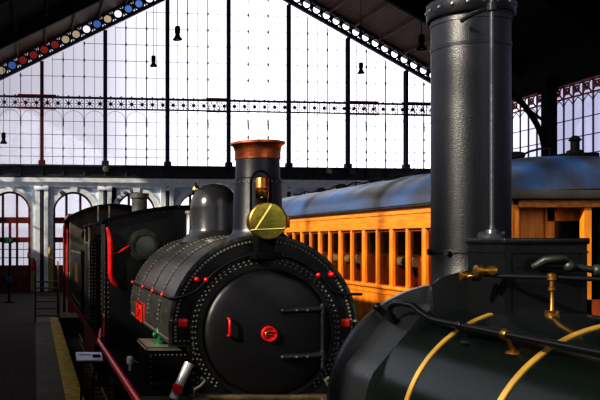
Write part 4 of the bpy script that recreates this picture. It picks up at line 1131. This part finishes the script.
# floodlights on the sill beam
for (px, py, lab) in ((105.5, 169, 'round floodlight on the sill beam left of centre'), (327, 171, 'square floodlight on the sill beam above the coach, left of its neighbour'), (350, 171.5, 'round floodlight on the sill beam above the coach, right of its neighbour')):
    q = fpos(px, py, -.3)
    L = thing('floodlight', lab, 'lamp', (q.x, q.y, q.z-.2), 'floodlights on the sill beam')
    m = MB(); m.lathe((q.x, q.y, q.z), [(.16, -.12), (.2, -.10), (.2, .0), (.10, .14), (0, .14)], 'Y', 20) if px != 327 else m.box((q.x-.22, q.y-.1, q.z-.17), (q.x+.22, q.y+.08, q.z+.17), .02); m.build('housing', GREYM, L)
    m = MB(); m.lathe((q.x, q.y-.115, q.z), [(0, 0), (.15, 0)], 'Y', 20, caps=False); m.build('lens', mat('flood_lens', (.35, .35, .33), .3), L)
    m = MB(); m.box((q.x-.04, q.y+.05, q.z-.25), (q.x+.04, q.y+.3, q.z-.05)); m.build('bracket', MATT, L)
# pendant lamps
for (px, py, hpx, lab) in ((177.5, 33, 14, 'bell-shaped hanging lamp, upper of the left-centre pair'), (153.5, 61, 11, 'bell-shaped hanging lamp, lower of the left-centre pair'),
        (361, 68, 11, 'bell-shaped hanging lamp right of the gable centre'), (421.5, 42, 15, 'bell-shaped hanging lamp against the brown roof beside the chimney'), (3.5, 138, 11, 'bell-shaped hanging lamp at the far left edge')):
    Y = .62*F/hpx; q = P(px, py, Y)
    L = thing('pendant_lamp', lab, 'lamp', (q.x, Y, q.z-.31), 'pendant lamps under the roof')
    m = MB(); z = q.z-.31
    m.lathe((q.x, Y, z), [(.20, 0), (.205, .01), (.20, .05), (.13, .13), (.10, .22), (.09, .30), (.12, .31), (.12, .58), (.06, .62), (0, .62)], 'Z', 24, caps=False); m.build('shade', MATT, L)
    m = MB(); m.lathe((q.x, Y, z+.06), [(0, -.04), (.07, -.02), (.08, .04), (0, .1)], 'Z', 16, caps=False); m.build('bulb', WHITE, L)
    m = MB(); m.tube([(q.x, Y, z+.6), (q.x, Y, roofz(q.x)+.55)], .014, 6); m.build('cable', MATT, L)

# ------------------------------------------------------------------ light
w = bpy.data.worlds.new('sky'); sc.world = w; w.use_nodes = True; nt = w.node_tree
bg = nt.nodes['Background']; tc = nt.nodes.new('ShaderNodeTexCoord'); sep = nt.nodes.new('ShaderNodeSeparateXYZ'); mr = nt.nodes.new('ShaderNodeMapRange')
nt.links.new(tc.outputs['Generated'], sep.inputs[0]); nt.links.new(sep.outputs['X'], mr.inputs['Value'])
mr.inputs['From Min'].default_value = -1; mr.inputs['From Max'].default_value = 1
rp = nt.nodes.new('ShaderNodeValToRGB'); nt.links.new(mr.outputs['Result'], rp.inputs['Fac'])
stops = [(-1, (1.3, 1.35, 1.5)), (-.3, (.8, .8, .9)), (-.04, (.52, .50, .555)), (.08, (.68, .665, .73)), (.16, (1.25, 1.24, 1.32)), (.24, (2.0, 2.0, 2.0)), (.44, (2.0, 2.0, 2.05)), (.52, (.50, .50, .66)), (1, (.5, .5, .66))]
els = rp.color_ramp.elements
els[0].position = 0; els[0].color = (*stops[0][1], 1); els[1].position = 1; els[1].color = (*stops[-1][1], 1)
for x, c in stops[1:-1]:
    e = els.new((x+1)/2); e.color = (*c, 1)
nt.links.new(rp.outputs['Color'], bg.inputs['Color']); bg.inputs['Strength'].default_value = 1.0
def sunlamp(name, tosun, e, col, ang):
    s = bpy.data.lights.new(name, 'SUN'); s.energy = e; s.color = col; s.angle = ang
    o = bpy.data.objects.new(name, s); COL.objects.link(o); o.rotation_euler = Vector(tosun).to_track_quat('Z', 'Y').to_euler(); o.location = (-20, -5, 20)
sunlamp('sun', (-.80, -.36, .48), 6.5, (1, .90, .72), .03)

# ------------------------------------------------------------------ camera
cam = bpy.data.cameras.new('camera'); co = bpy.data.objects.new('camera', cam); COL.objects.link(co)
co.location = (0, 0, HC); co.rotation_euler = (PI/2, 0, 0)
cam.sensor_width = 36; cam.lens = F/600*36; cam.shift_x = 266/600; cam.shift_y = 41/600; cam.clip_end = 300
sc.camera = co
sc.view_settings.view_transform = 'Standard'; sc.view_settings.look = 'High Contrast'
sc.view_settings.exposure = 0.0
